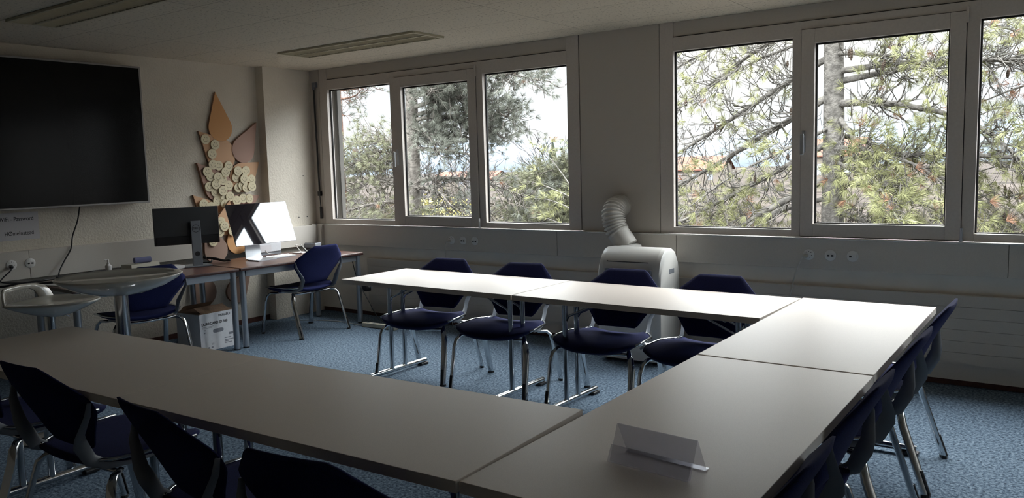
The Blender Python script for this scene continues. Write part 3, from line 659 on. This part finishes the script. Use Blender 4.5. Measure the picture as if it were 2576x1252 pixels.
# printed carton under the desk
cb = thing('printed_carton', 'white printed carton with a grip hole under the brown desk', 'carton', (.62, -1.79, 0), .03)
MB().box(-.17, .17, -.185, .185, 0, .335).build('box_body', 'card', cb, bevel=.002)
MB().box(-.17, .17, -.186, .186, .3352, .34).add([(-.16, -.15, .34), (-.16, .16, .34), (-.10, .16, .39), (-.10, -.15, .39)], [(0, 1, 2, 3)]).add([(.16, -.16, .34), (.16, .14, .34), (.06, .14, .385), (.06, -.16, .385)], [(0, 1, 2, 3)]).build('flaps', 'kraft', cb)
T_ = lambda y, z: Matrix.Translation((.1706, y, z)) @ wallx
text('brand_lettering', 'DURABLE', .028, 'ink', cb, T_(.135, .293), .0003, .0008, 'RIGHT', 1.05)
text('title_lettering', 'DURACARD ID 300', .034, 'ink', cb, T_(-.168, .232), .0003, .0009, 'LEFT', .93)
text('small_lettering', 'CE', .020, 'inkgrey', cb, T_(-.075, .05), .0003, .0003, 'LEFT')
for nm, rows in (('subtitle_print', ((-.165, .215, .12), (-.165, .205, .10))), ('side_note_print', ((-.15, .16, .015), (-.145, .185, .015))), ('address_print', ((.06, .085, .07), (.06, .065, .10), (.06, .038, .075), (.06, .052, .04))), ('code_print', ((.11, .125, .045), (.11, .118, .045), (.11, .111, .045))), ('recycling_marks', ((-.15, .022, .018), (-.115, .022, .018), (-.08, .022, .018)))):
    m = MB()
    for y, z, l_ in rows: m.box(.1702, .1708, y, y+l_, z, z+(.003 if nm[0] == 's' and z > .2 else .012 if nm[0] == 'r' else .007))
    m.build(nm, 'inkgrey', cb)
hp = [(.055*math.cos(a)*1+(.0), .017*math.sin(a)) for a in [2*PI*k/24 for k in range(24)]]
MB().prism([(math.copysign(min(.055, abs(x)*1.1), x), math.copysign(min(.018, abs(z)*1.3), z)) for x, z in hp], 0, .001, Matrix.Translation((.1702, .0, .170)) @ Matrix(((0, 0, 1, 0), (1, 0, 0, 0), (0, 1, 0, 0), (0, 0, 0, 1)))).build('grip_hole', 'inkgrey', cb)
# leads under the desk
cable('power_cable', [(.30, -.58, .004), (.55, -.45, .004), (.85, -.38, .004), (1.15, -.42, .004), (1.32, -.43, .015)], .004, 'cablewhite', 'white cable on the carpet under the corner desk')
ps = thing('power_strip', 'cream power strip on the carpet beyond the left folding table', 'power strip', (1.45, -.42, 0), .02)
MB().box(-.22, .22, -.03, .03, 0, .042).build('housing', 'cream', ps, bevel=.005); m = MB()
for k in range(5): m.lathe([(.016, .042), (.016, .0426)], 14, Matrix.Translation((-.16+k*.08, 0, 0)))
m.build('outlets', 'greyplastic', ps)
cable('black_cable', [(1.00, -.33, .66), (1.08, -.34, .45), (1.22, -.34, .25), (1.30, -.30, .08), (1.42, -.28, .006)], .004, 'blackplastic', 'black cable drooping from the corner desk to the carpet')
tag(MB().box(1.10, 1.17, -.31, -.24, .33, .44).build('cable_box', 'blackplastic', bevel=.006), 'small black box fixed at the end leg of the corner desk', 'box')

# ---------------------------------------------------------------- round high table and bar stool
hb = thing('high_table', 'glossy off-white round high table with a bowl-shaped underside on a chrome column', 'high table', (2.56, -3.60, 0))
zt_ = .998; R_ = .338
MB().lathe([(.09, zt_-.105), (.15, zt_-.095), (.25, zt_-.060), (.312, zt_-.026), (R_-.004, zt_-.006), (R_, zt_+.001), (R_-.008, zt_+.004), (R_-.025, zt_-.003), (.02, zt_-.006)], 64).build('tabletop', 'whitegloss', hb, smooth='all')
MB().lathe([(.038, .03), (.038, zt_-.104)], 24).build('column', 'chrome', hb, smooth=True)
MB().lathe([(.255, 0), (.26, .006), (.25, .014), (.10, .028), (.045, .05), (.04, .06)], 40).build('base_plate', 'chrome', hb, smooth=True)
zs = .83
bs = thing('bar_stool', 'glossy off-white bar stool with an open loop backrest at the left edge', 'bar stool', (2.02, -3.75, 0), .51)
half = [(.29, 0), (.283, .06), (.24, .135), (.15, .195), (.02, .222), (-.10, .222), (-.145, .205), (-.172, .16), (-.18, .10), (-.18, .0)]
out = half+[(x, -y) for x, y in half[-2:0:-1]]; cxs = .04
oc = bez([(x, y, 0) for x, y in out+out[:1]], 3)[:-1]; N = len(oc)
rings = [(.16, -.088), (.20, -.086), (.50, -.062), (.80, -.028), (.97, -.005), (1.0, .002), (.985, .009), (.93, .010), (.80, .004), (.40, -.006), (.02, -.008)]
v = []; f = []
for q_, dz in rings:
    for p in oc: v.append((cxs+(p.x-cxs)*q_, p.y*q_, zs+dz))
for j in range(len(rings)-1):
    for k in range(N): l_ = (k+1) % N; f.append((j*N+k, j*N+l_, (j+1)*N+l_, (j+1)*N+k))
f.append(tuple(range(N))[::-1]); f.append(tuple(range((len(rings)-1)*N, len(rings)*N)))
MB().add(v, f).build('seat', 'whitegloss', bs, smooth='all')
# wrapped-up rim of the shell around an opening: the backrest
def wrap(y, z): return -.185+.055*max(0, (abs(y)-.10)/.11)**1.3-.16*z
oh = [(.212, .0), (.200, .045), (.178, .080), (.130, .097), (.06, .102), (0, .103)]; ih = [(.140, .0), (.134, .030), (.122, .055), (.095, .068), (.05, .072), (0, .073)]
oo = oh+[(-y, z) for y, z in oh[-2::-1]]; ii = ih+[(-y, z) for y, z in ih[-2::-1]]; v = []; f = []
for (a_, b_), (c_, d_) in zip(oo, ii):
    for (y, z) in ((a_, b_), ((a_+c_)/2, (b_+d_)/2), (c_, d_)): v += [(wrap(y, z)-.006, y, zs+z), (wrap(y, z)+.006, y, zs+z)]
for k in range(len(oo)-1):
    a_ = 6*k; f += [(a_, a_+2, a_+8, a_+6), (a_+2, a_+4, a_+10, a_+8), (a_+1, a_+7, a_+9, a_+3), (a_+3, a_+9, a_+11, a_+5), (a_, a_+6, a_+7, a_+1), (a_+4, a_+5, a_+11, a_+10)]
MB().add(v, f).build('backrest_loop', 'whitegloss', bs, smooth='all')
MB().lathe([(.03, .03), (.03, .35), (.024, .352), (.024, zs-.065)], 20).build('column', 'chrome', bs, smooth=True)
MB().lathe([(.215, 0), (.22, .005), (.21, .012), (.09, .028), (.045, .05), (.04, .06)], 40).build('base_plate', 'chrome', bs, smooth=True)
MB().tube([(.03, 0, .30), (.10, 0, .30)]+[(.16*math.cos(a)+.0, .16*math.sin(a), .30) for a in [-1.1+2.2*k/12 for k in range(13)]], .010, 8).build('footrest', 'chrome', bs, smooth=True)
MB().tube([(.05, .03, zs-.07), (.03, .10, zs-.10), (.02, .14, zs-.115)], .005, 6).build('height_lever', 'chrome', bs)

# ---------------------------------------------------------------- air conditioner
au = thing('air_conditioner', 'white portable air conditioner with a rounded top below the pier', 'air conditioner', (4.225, -.30, 0))
pf = [(-.19, .03), (-.19, .64), (-.185, .72), (-.165, .79), (-.13, .845), (-.08, .885), (-.02, .900), (.05, .895), (.11, .865), (.155, .80), (.175, .72), (.18, .62), (.18, .03)]
v = [(s*.228, y, z) for s in (-1, 1) for y, z in pf]; n = len(pf)
MB().add(v, [tuple(range(n)), tuple(range(n, 2*n))[::-1]]+[(i, n+i, n+(i+1) % n, (i+1) % n) for i in range(n)]).build('body', 'acwhite', au, smooth=True)
for s in (-1, 1):
    v = [(s*(.228+d), y*k, z0) for d, k in ((0, 1), (.03, .985), (.042, .93)) for y, z0 in [(y, .03+(z-.03)*(1 if d == 0 else (.995 if d == .03 else .965))) for y, z in pf]]
    f = [(j*n+i, j*n+(i+1) % n, (j+1)*n+(i+1) % n, (j+1)*n+i) for j in range(2) for i in range(n)]+[tuple(range(2*n, 3*n))]
    sp_ = MB().add(v, f).build('side_shell', 'acwhite', au, smooth=True)
    MB().box(s*.2705-.001, s*.2705+.001, -.02, .07, .70, .735).build('side_grip', 'greyplastic', sp_)
    MB().box(s*.2705-.004, s*.2705+.012, .02, .045, .54, .585).build('hook', 'acwhite', sp_, bevel=.002)
MB().box(-.20, .20, -.194, -.187, .690, .745).build('display_strip', 'acgrey', au); MB().box(-.07, .08, -.196, -.191, .705, .745).build('control_panel', 'monblack', au)
MB().box(-.20, .20, -.193, -.189, .10, .670).build('grille_panel', 'acwhite', au, bevel=.001)
MB().add([(-.19, -.158, .80), (.16, -.158, .80), (.16, -.162, .797), (-.19, -.162, .797)], [(0, 1, 2, 3)]).box(-.19, .16, -.166, -.156, .793, .798).box(-.193, -.189, -.166, -.105, .797, .803).build('outlet_flap_gap', 'gasket', au)
for sx in (-.2, .2):
    for y in (-.13, .13): MB().tube([(sx-.012, y, .018), (sx+.012, y, .018)], .018, 12).build('castor', 'blackplastic', au)
ho = thing('exhaust_hose', 'ribbed white exhaust hose bending from the air conditioner into the pier', 'hose', (4.1, -.1, .9))
C_ = bez([(4.065, -.175, .885), (4.025, -.175, .94), (3.972, -.175, 1.01), (3.945, -.172, 1.08), (3.93, -.160, 1.145), (3.925, -.120, 1.185), (3.92, -.06, 1.198), (3.915, -.004, 1.20)], 12)
C_ = [p-Vector((4.1, -.1, .9)) for p in C_]; ra = []
for i, p in enumerate(C_):
    q_ = i/(len(C_)-1); ra.append(.090 if q_ < .25 else (.089+.007*(1 if i % 4 in (1, 2) else -1) if q_ < .90 else .088))
# denser ribs
MB().tube(C_, ra, 28).build('corrugated_tube', 'hose', ho, smooth=True)
MB().lathe([(.098, 0), (.098, .010), (.085, .012)], 32, Matrix.Translation((-.185, .099, .300)) @ Matrix.Rotation(PI/2, 4, 'X')).build('wall_collar', 'hose', ho, smooth=True)
MB().lathe([(.115, -.02), (.112, .006), (.092, .014)], 32, Matrix.Translation((-.035, -.075, -.01))).build('outlet_collar', 'acwhite', ho, smooth=True)

# ---------------------------------------------------------------- outdoors
GZ = -3.6
struct(MB().box(-400, 300, 1.5, 700, GZ-.5, GZ).build('ground_outside', 'field'))
def ridge(y, x0, x1, h, seed, m, name, lab, th=40, n=60):
    random.seed(seed); v = []; f = []; ph = [random.uniform(0, 6) for _ in range(6)]
    for i in range(n+1):
        x = x0+(x1-x0)*i/n; z = h*(1+.22*math.sin(x*.011+ph[0])+.12*math.sin(x*.031+ph[1])+.05*math.sin(x*.09+ph[2]))
        v += [(x, y, GZ), (x, y, GZ+z), (x, y+th, GZ+z*.9), (x, y+th, GZ)]
    for i in range(n): a = 4*i; f += [(a, a+4, a+5, a+1), (a+1, a+5, a+6, a+2), (a+2, a+6, a+7, a+3)]
    return tag(MB().add(v, f).build(name, m, smooth='all'), lab, None, None, 'structure')
ridge(480, -520, 260, 22, 1, 'hill', 'hill_outside', 'distant hill on the horizon, painted pale blue with haze')
def blob_bush(cx, cy, z0, rx, ry, rz, n, m, seed, s=.12):
    """dense leafy mass of many small leaf faces on and inside an ellipsoid"""
    random.seed(seed); mb = MB()
    for _ in range(n):
        a = random.uniform(0, 2*PI); c = random.uniform(-1, 1); k = random.uniform(.55, 1.0); sn = math.sqrt(1-c*c)
        wob = 1+.25*math.sin(3*a+seed)*math.sin(4*c+seed)
        p = Vector((cx+rx*k*wob*sn*math.cos(a), cy+ry*k*wob*sn*math.sin(a), z0+rz*k*wob*c))
        d = Vector((random.gauss(0, 1), random.gauss(0, 1), random.gauss(0, 1))).normalized()*s*random.uniform(.5, 1); e = d.orthogonal().normalized()*s*.35
        mb.add([p-d*.5-e*.5, p+d*.5-e*.2, p+d*.4+e*.5, p-d*.4+e*.4], [(0, 1, 2, 3)])
    return mb
def bush(name, lab, cat, args, m, seed, s=.12, trunk=None, group=None):
    r = thing(name, lab, cat, (args[0], args[1], GZ), 0, group)
    mb = blob_bush(0, 0, args[2]-GZ, *args[3:6], args[6], m, seed, s)
    mb.build('foliage', m, r)
    MB().tube([(0, 0, 0), (.1, .05, (args[2]-GZ)*.6), (0, 0, args[2]-GZ)], [.12, .08, .03], 7).build('stem', 'twig', r); return r
def bare_tree(x, y, h, seed, m, lab, cat='tree', group=None, spread=.5, depth=5, name='bare_tree', r0=None):
    random.seed(seed); r = thing(name, lab, cat, (x, y, GZ), 0, group); mb = MB(); tr = MB()
    r0 = r0 or h*.018
    def grow(p, d, l, rad, k):
        q = p+d*l*.5+Vector((random.gauss(0, .04), random.gauss(0, .04), 0))*l; e = q+(d+Vector((random.gauss(0, .12), random.gauss(0, .12), .05))).normalized()*l*.5
        (tr if k == 0 else mb).tube([p, q, e], [rad, rad*.85, rad*.65], 5 if k < 3 else 3, cap=False)
        if k >= depth: return
        for _ in range(3 if k < depth-1 else 4):
            nd = (d+Vector((random.gauss(0, spread), random.gauss(0, spread), random.gauss(.12, .25)))).normalized()
            grow(p.lerp(e, random.uniform(.55, 1)) if random.random() < .5 else e, nd, l*random.uniform(.55, .78), rad*.66, k+1)
    grow(Vector((0, 0, 0)), Vector((0, 0, 1)), h*.34, r0, 0)
    tr.build('trunk', m, r, smooth='all'); mb.build('branches', m, r); return r
def tuft(mb, p, d, n, ln, wd, droop=0., spread=.8):
    d = d.normalized(); a = d.orthogonal().normalized(); b = d.cross(a)
    for _ in range(n):
        t = random.uniform(0, 2*PI); s = random.uniform(.15, spread)
        e = (d*(1-s*.55)+(a*math.cos(t)+b*math.sin(t))*s+Vector((0, 0, -droop))).normalized()*ln*random.uniform(.7, 1.05)
        k = e.orthogonal().normalized()*wd
        if random.random() < .5: k = e.cross(k).normalized()*wd
        mid = p+e*.55+Vector((0, 0, droop*.1*ln))
        mb.add([p-k*.5, p+k*.5, mid+k*.4, p+e, mid-k*.4], [(0, 1, 2, 3, 4)])
def pine(name, lab, x, y, h, r0, limbs, seed, bark, mats, needle=(.11, .004, 20), group=None, lean=(0, 0), twigm=None, cones=0, sub=9, wob=.10, base=GZ, dead=.015):
    """limbs: (z on trunk, tip xyz (world), radius, foliage density, which needle material, bow)"""
    random.seed(seed); r = thing(name, lab, 'tree', (x, y, base), 0, group)
    O = Vector((x, y, base)); hh = h-base
    tp = [Vector((lean[0]*t+.05*math.sin(5*t+seed), lean[1]*t, hh*t)) for t in [k/10 for k in range(11)]]
    MB().tube(tp, [r0*(1.25-.75*k/10) for k in range(11)], 14, cap=True).build('trunk', bark, r, smooth='all')
    def at(z):
        t = (z-base)/hh*10; i = max(0, min(9, int(t))); return tp[i].lerp(tp[i+1], t-i)
    br = MB(); fol = {}; cn = MB(); twg = MB(); nl, nw, nn = needle
    for (z, tip, rad, dens, mk, bow) in limbs:
        p0 = at(z); p3 = Vector(tip)-O; dv = p3-p0; Ln = dv.length; side = dv.cross(Vector((0, 0, 1))).normalized()
        P = bez([p0, p0+dv*.3+Vector((0, 0, bow*.8))+side*random.gauss(0, wob)*Ln*.3, p0+dv*.65+Vector((0, 0, bow))+side*random.gauss(0, wob)*Ln*.4, p3], 5)
        br.tube(P, [rad*(1-.8*k/(len(P)-1)) for k in range(len(P))], 7, cap=False)
        fm = fol.setdefault(mk, MB())
        for _ in range(int(sub*Ln)):
            t = random.uniform(.12, 1); k = min(len(P)-2, int(t*(len(P)-1))); q = P[k].lerp(P[k+1], t*(len(P)-1)-k)
            dd = (P[k+1]-P[k]).normalized(); l1 = random.uniform(.25, .75)*min(1.1, Ln*.4)*(1.15-.5*t)
            d1 = (dd*random.uniform(.2, 1)+side*random.choice((-1, 1))*random.uniform(.3, 1)+Vector((0, 0, random.gauss(.12, .45)))).normalized()
            mid = q+d1*l1*.5+Vector((random.gauss(0, .05), random.gauss(0, .05), -.04))*l1*2; e = q+(d1+Vector((0, 0, random.gauss(.15, .3))))*l1
            br.tube(bez([q, mid, e], 3), [rad*.22, rad*.2, rad*.18, rad*.16, rad*.13, rad*.11, rad*.08], 4, cap=False)
            for _ in range(random.choice((1, 2, 3))):
                s0 = random.uniform(.3, 1); c0 = q.lerp(mid, s0*2) if s0 < .5 else mid.lerp(e, s0*2-1)
                d2 = (d1+Vector((random.gauss(0, .7), random.gauss(0, .7), random.gauss(.1, .6)))).normalized(); l2 = random.uniform(.12, .38)
                m2 = c0+d2*l2*.5+Vector((random.gauss(0, .035), 0, random.gauss(-.01, .05))); e2 = c0+d2*l2+Vector((0, 0, random.uniform(0, .08)))
                br.tube(bez([c0, m2, e2], 2), [rad*.10+.002, rad*.09+.002, rad*.07+.0018, .003, .0025], 3, cap=False)
                if random.random() < dens:
                    mbk = fm
                    if len(mats) > 3 and random.random() < dead: mbk = fol.setdefault(3, MB())
                    tuft(mbk, e2-d2*.02, d2, nn, nl, nw, .25 if nl > .13 else 0)
                    if dens > .75:
                        tuft(mbk, c0+d2*l2*.6, d2, nn//2, nl*.9, nw); 
            if random.random() < dens:
                tuft(fm, e, (e-mid), nn, nl, nw, .2 if nl > .13 else 0)
                if dens > .6: tuft(fm, mid.lerp(e, .5), (e-mid), nn//2, nl, nw)
        if cones:
            for _ in range(cones):
                k = random.randrange(4, len(P)); q = P[k]+Vector((random.gauss(0, .2), random.gauss(0, .15), random.gauss(-.05, .15)))
                cl = random.uniform(.09, .14)
                for c in range(random.choice((1, 1, 2, 3))):
                    q2 = q+Vector((random.gauss(0, .06), random.gauss(0, .05), random.gauss(0, .03)))
                    br.tube([q2+Vector((.03, 0, .12)), q2], [.003, .003], 3, cap=False)
                    prof = []
                    for j in range(9): prof.append((.004+.017*math.sin(PI*(j+.6)/9.4)*(1.15 if j % 2 else .8), -cl*j/8))
                    cn.lathe(prof[::-1], 7, Matrix.Translation(q2))
    br.build('branches', bark if twigm is None else twigm, r, smooth='all')
    for k, mb in fol.items(): mb.build('needles', mats[k], r)
    if cones: cn.build('cones', 'cone', r)
    return r
D1 = ('needle', 'needle2', 'needleY', 'needleO')
pine('pine_tree', 'dark pine with a thick grey trunk seen through the middle pane of the left window', -3.88, 6.0, 7.5, .15, [
    (2.95, (-1.2, 5.6, 3.15), .055, .80, 0, .12), (2.9, (-2.6, 5.2, 2.95), .05, .95, 0, .10), (2.6, (-2.2, 6.6, 2.45), .05, .95, 0, .15), (2.3, (-1.5, 6.1, 2.45), .05, .98, 0, .2), (2.75, (-1.7, 6.0, 2.75), .05, .98, 0, .1),
    (2.35, (-2.6, 5.4, 1.75), .04, .95, 0, .15), (2.2, (-2.2, 6.5, 1.95), .04, .9, 0, .1), (1.95, (-2.0, 5.8, 1.72), .05, .35, 0, .05), (2.5, (-1.9, 6.4, 2.1), .05, .98, 0, .2),
    (1.30, (-1.3, 6.3, .95), .05, .30, 0, .2), (1.15, (-2.4, 5.4, .85), .05, .20, 0, .15), (.75, (-2.0, 6.0, .70), .05, .35, 0, .08), (.45, (-2.3, 5.6, .5), .04, .4, 1, .1),
    (2.0, (-6.5, 6.2, 1.80), .06, .55, 1, .25), (1.75, (-6.0, 6.6, 1.55), .05, .75, 1, .12), (1.5, (-5.9, 6.0, 1.5), .045, .8, 1, .1), (2.1, (-5.6, 5.5, 1.45), .04, .7, 1, .1),
    (1.25, (-6.4, 6.4, .85), .065, .45, 1, .25), (.9, (-6.0, 5.4, .45), .05, .6, 1, .15), (.6, (-5.8, 6.5, .35), .05, .7, 1, .12), (.3, (-6.3, 5.8, .1), .045, .7, 1, .1),
    (3.3, (-.3, 5.6, 2.95), .04, .8, 0, .15), (3.3, (-2.2, 6.5, 3.6), .05, .7, 0, .1), (3.6, (-1.0, 5.5, 3.9), .05, .6, 0, .1), (3.7, (-6.0, 5.5, 3.9), .05, .5, 0, .1)],
    11, 'bark', D1, (.14, .0042, 38), sub=27)
pine('pine_tree', 'pine with a reddish trunk and drooping twigs at the left edge of the left window', -6.35, 6.3, 7, .14, [
    (3.1, (-5.1, 5.9, 3.2), .03, .7, 0, -.05), (3.3, (-4.9, 6.3, 3.5), .03, .7, 0, -.1), (2.9, (-5.6, 5.9, 2.7), .025, .6, 0, -.05), (3.6, (-5.4, 6.2, 3.3), .03, .6, 0, 0)],
    5, 'barkred', D1, (.11, .005, 22), sub=14)
pine('pine_tree', 'dense green pine filling the lower right of the left window', -.6, 8.0, 2.0, .10, [
    (z, (x, y, z2), .035, .95, k, .1) for z, x, y, z2, k in [(1.3, -2.6, 7.6, 1.1, 1), (1.2, -2.3, 8.4, .8, 1), (1.4, -1.9, 7.4, 1.35, 1), (.9, -2.7, 7.8, .55, 1), (.7, -2.2, 7.3, .2, 1), (1.5, -1.3, 7.6, 1.6, 0), (.6, -1.4, 7.2, .6, 1),
     (1.2, -1.5, 7.4, 1.0, 0), (.5, -2.8, 8.2, .3, 0), (1.6, .6, 7.6, 1.4, 1), (1.3, .8, 7.5, .9, 1), (.9, .9, 7.9, .5, 1), (1.0, -1.0, 7.1, .9, 1), (.4, -1.2, 7.4, .1, 1), (1.6, -.3, 7.3, 1.5, 1), (.8, 0, 7.1, .7, 1), (.2, -.4, 7.3, .2, 1), (0, -2.2, 7.6, -.1, 1), (.1, .5, 7.3, .2, 1)]],
    21, 'bark', D1, (.14, .0048, 34), sub=30)
pine('young_pine', 'bright green young pine shoots at the right edge of the left window', .35, 5.2, 1.35, .03, [
    (1.0, (-.35, 4.9, 1.30), .014, 1, 2, .02), (.8, (-.42, 5.2, 1.0), .014, 1, 2, .05), (1.1, (-.25, 5.1, 1.85), .014, .7, 2, .05), (.5, (-.40, 5.0, .70), .014, 1, 2, .05)],
    8, 'barkgrey', D1, (.15, .0045, 26), sub=5)
LB = 'barkgrey'
pine('larch_tree', 'big pale barked tree with tangled limbs, cones and yellow-green needles outside the right window', 4.13, 6.0, 8, .16, [
    (2.75, (7.2, 5.8, 2.55), .05, .35, 2, .10), (2.3, (6.6, 5.5, 1.35), .06, .35, 2, .30), (2.2, (5.3, 5.2, .35), .045, .6, 2, .15), (1.9, (6.2, 6.6, .6), .04, .6, 2, .2), (1.7, (5.9, 5.4, .9), .04, .75, 2, .2), (3.4, (6.6, 6.4, 3.0), .04, .3, 2, .15),
    (3.9, (1.0, 5.6, 2.6), .045, .16, 2, .10), (3.6, (.9, 6.1, 1.9), .045, .15, 2, .05), (3.0, (1.1, 5.4, 1.2), .05, .16, 2, .0), (2.45, (.9, 6.0, .75), .055, .18, 2, -.05), (1.8, (1.0, 5.6, .15), .05, .3, 2, -.05), (1.3, (1.3, 6.2, -.4), .055, .5, 2, -.05), (4.3, (1.3, 6.4, 3.3), .04, .3, 2, .2),
    (3.3, (2.2, 5.1, 2.3), .03, .3, 2, .15), (2.0, (2.3, 5.0, .8), .03, .35, 2, .1), (1.2, (6.2, 5.2, .35), .05, .6, 2, .2), (.8, (5.6, 5.6, .1), .045, .6, 2, .15), (.5, (6.6, 6.2, -.1), .045, .6, 2, .15), (3.0, (5.6, 5.1, 2.5), .035, .4, 2, .1), (1.5, (5.2, 5.0, .75), .035, .8, 2, .15),
    (1.0, (2.2, 5.3, .1), .04, .55, 2, .1), (2.6, (8.4, 5.8, 2.0), .05, .4, 2, .4), (1.5, (8.2, 5.6, .9), .05, .7, 2, .3), (3.9, (4.9, 5.0, 3.2), .03, .3, 2, .1), (3.3, (5.9, 5.3, 3.1), .03, .3, 2, .1)],
    31, LB, D1, (.165, .0034, 42), cones=2, sub=24, wob=.25, dead=.10)
pine('larch_tree', 'second pale tree with hanging cones seen through the rightmost pane', 7.9, 7.2, 8, .15, [
    (2.7, (5.9, 6.5, 2.6), .035, .5, 0, .2), (2.4, (5.8, 6.7, 2.2), .035, .7, 3, .2), (2.1, (6.1, 6.5, 1.75), .035, .5, 0, .1), (1.6, (5.9, 6.6, 1.3), .035, .5, 2, .1), (1.2, (5.8, 6.5, .8), .035, .6, 2, .1), (.9, (6.1, 6.5, .4), .035, .7, 2, .1),
    (3.3, (6.2, 6.6, 3.1), .03, .2, 2, .1), (1.9, (6.6, 6.5, 1.5), .035, .8, 0, .1), (2.5, (6.9, 6.5, 2.1), .035, .6, 3, .1), (1.4, (6.9, 6.5, 1.0), .035, .8, 2, .1), (2.2, (9.5, 6.6, 2.0), .05, .5, 0, .2), (1.2, (9.5, 6.6, 1.0), .05, .6, 2, .2)],
    41, LB, D1, (.155, .0034, 38), cones=2, sub=20, wob=.15, dead=.08)
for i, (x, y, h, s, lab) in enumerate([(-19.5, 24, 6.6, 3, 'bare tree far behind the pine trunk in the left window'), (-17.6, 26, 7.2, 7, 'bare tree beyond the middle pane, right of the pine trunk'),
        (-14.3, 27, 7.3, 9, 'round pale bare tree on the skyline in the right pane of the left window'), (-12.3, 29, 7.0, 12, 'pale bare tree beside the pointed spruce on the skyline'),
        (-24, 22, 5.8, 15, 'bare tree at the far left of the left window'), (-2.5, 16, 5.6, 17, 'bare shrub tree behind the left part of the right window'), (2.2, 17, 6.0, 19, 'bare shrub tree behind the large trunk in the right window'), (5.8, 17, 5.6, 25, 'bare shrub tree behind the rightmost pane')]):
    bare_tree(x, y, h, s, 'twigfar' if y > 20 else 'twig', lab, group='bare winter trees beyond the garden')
bush('spruce_tree', 'small pointed spruce on the skyline in the left window', 'tree', (-12.4, 26, 0.6, 1.1, 1.1, 1.6, 1), 'spruce', 2) if False else None
r = thing('spruce_tree', 'small pointed spruce on the skyline in the left window', 'tree', (-12.9, 25.5, GZ)); mb = MB(); random.seed(3)
for k in range(1500):
    t = random.random()**.7; rr = (1-t)*1.0*random.uniform(.3, 1); a = random.uniform(0, 2*PI); p = Vector((rr*math.cos(a), rr*math.sin(a), 1+t*5.2)); d = Vector((math.cos(a), math.sin(a), -.3))*.30*(1.1-t)
    mb.add([p, p+d+Vector((0, 0, .08)), p+d*.8-Vector((0, 0, .12))], [(0, 1, 2)])
mb.build('needles', 'spruce', r); MB().tube([(0, 0, 0), (0, 0, 6.3)], [.15, .01], 8).build('trunk', 'bark', r)
def leafy(name, lab, cx, cy, zc, rx, ry, rz, n, m, seed, s):
    r = thing(name, lab, 'bush', (cx, cy, GZ)); blob_bush(0, 0, zc-GZ, rx, ry, rz, n, m, seed, s).build('foliage', m, r)
    MB().tube([(0, 0, 0), (.1, .05, (zc-GZ)*.7)], [.1, .05], 7).build('stem', 'twig', r); return r
leafy('yellow_bush', 'yellow blossoming bush behind the pine trunk in the left window', -12.6, 17, -.9, 1.6, 1.2, 1.5, 2600, 'yellow', 3, .16)
leafy('green_bush', 'dull green bush low in the left pane of the left window', -14.6, 15, -1.6, 2.4, 1.2, 1.5, 2400, 'hedge', 5, .18)
leafy('green_bush', 'brownish bush low behind the dense pine in the left window', -8.5, 17, -1.0, 2.6, 1.2, 1.5, 2400, 'hedge', 6, .18)
leafy('green_bush', 'brownish bush low behind the left pane of the right window', -1.8, 18, -1.4, 3.0, 1.5, 1.5, 2600, 'hedge', 7, .2)
leafy('green_bush', 'brownish bush low behind the big trunk of the right window', 3.8, 17, -1.4, 3.0, 1.5, 1.6, 2600, 'hedge', 8, .2)
def house(x, y, wx, wy, h, rh, lab, rz=0.):
    r = thing('house', lab, 'house', (x, y, GZ), rz)
    MB().box(-wx, wx, -wy, wy, 0, h).add([(-wx, -wy, h), (wx, -wy, h), (wx, wy, h), (-wx, wy, h), (-wx, 0, h+rh*.9), (wx, 0, h+rh*.9)], [(0, 3, 4), (1, 5, 2), (0, 1, 2, 3)]).build('walls', 'housewall', r)
    e = .4; MB().add([(-wx-e, -wy-e, h-.1), (wx+e, -wy-e, h-.1), (wx+e, 0, h+rh), (-wx-e, 0, h+rh), (-wx-e, wy+e, h-.1), (wx+e, wy+e, h-.1), (-wx-e, -wy-e, h-.3), (wx+e, -wy-e, h-.3), (wx+e, 0, h+rh-.2), (-wx-e, 0, h+rh-.2), (-wx-e, wy+e, h-.3), (wx+e, wy+e, h-.3)],
        [(0, 1, 2, 3), (3, 2, 5, 4), (6, 9, 8, 7), (9, 10, 11, 8), (0, 6, 7, 1), (4, 5, 11, 10)]).build('roof', 'roofred', r)
    for k in (-.6, 0, .6): MB().box(wx*k-.5, wx*k+.5, -wy-.03, -wy, h*.45, h*.75).build('house_window', 'inkgrey', r)
    return r
house(-48, 130, 4.5, 4, 3.6, 2.2, 'pale house with a red roof far beyond the left pane of the right window', .1)
house(-22, 120, 3.5, 4, 5.4, 2.4, 'pale house with a red roof behind the large trunk of the right window', -.1)
house(-108, 140, 8, 4, 2.4, 1.6, 'long pale house with a red roof far beyond the left window', .1)
def far_trees(x0, x1, y, z, n, seed, lab):
    random.seed(seed); r = thing('tree_belt', lab, 'tree belt', ((x0+x1)/2, y, GZ)); mb = MB()
    for _ in range(n):
        x = random.uniform(x0, x1)-(x0+x1)/2; h = z*(.62+.2*math.sin(x*.55+seed)+.12*math.sin(x*1.7)+.06*random.random()); d = Vector((random.gauss(0, .8), 0, random.gauss(.25, .7))).normalized()*random.uniform(.15, .7)
        p = Vector((x, random.uniform(-2, 2), h*random.random()**.7)); k = random.uniform(.02, .10)
        mb.add([p, p+Vector((k, 0, k*.3)), p+d+Vector((k*.5, 0, 0)), p+d], [(0, 1, 2, 3)])
    mb.build('foliage', 'hedge', r); r['kind'] = 'stuff'
far_trees(-60, -30, 42, 3.9, 9000, 1, 'brownish belt of bare shrubs beyond the garden, left window')
far_trees(-30, 14, 34, 3.2, 13000, 2, 'brownish belt of bare shrubs beyond the garden, right window')
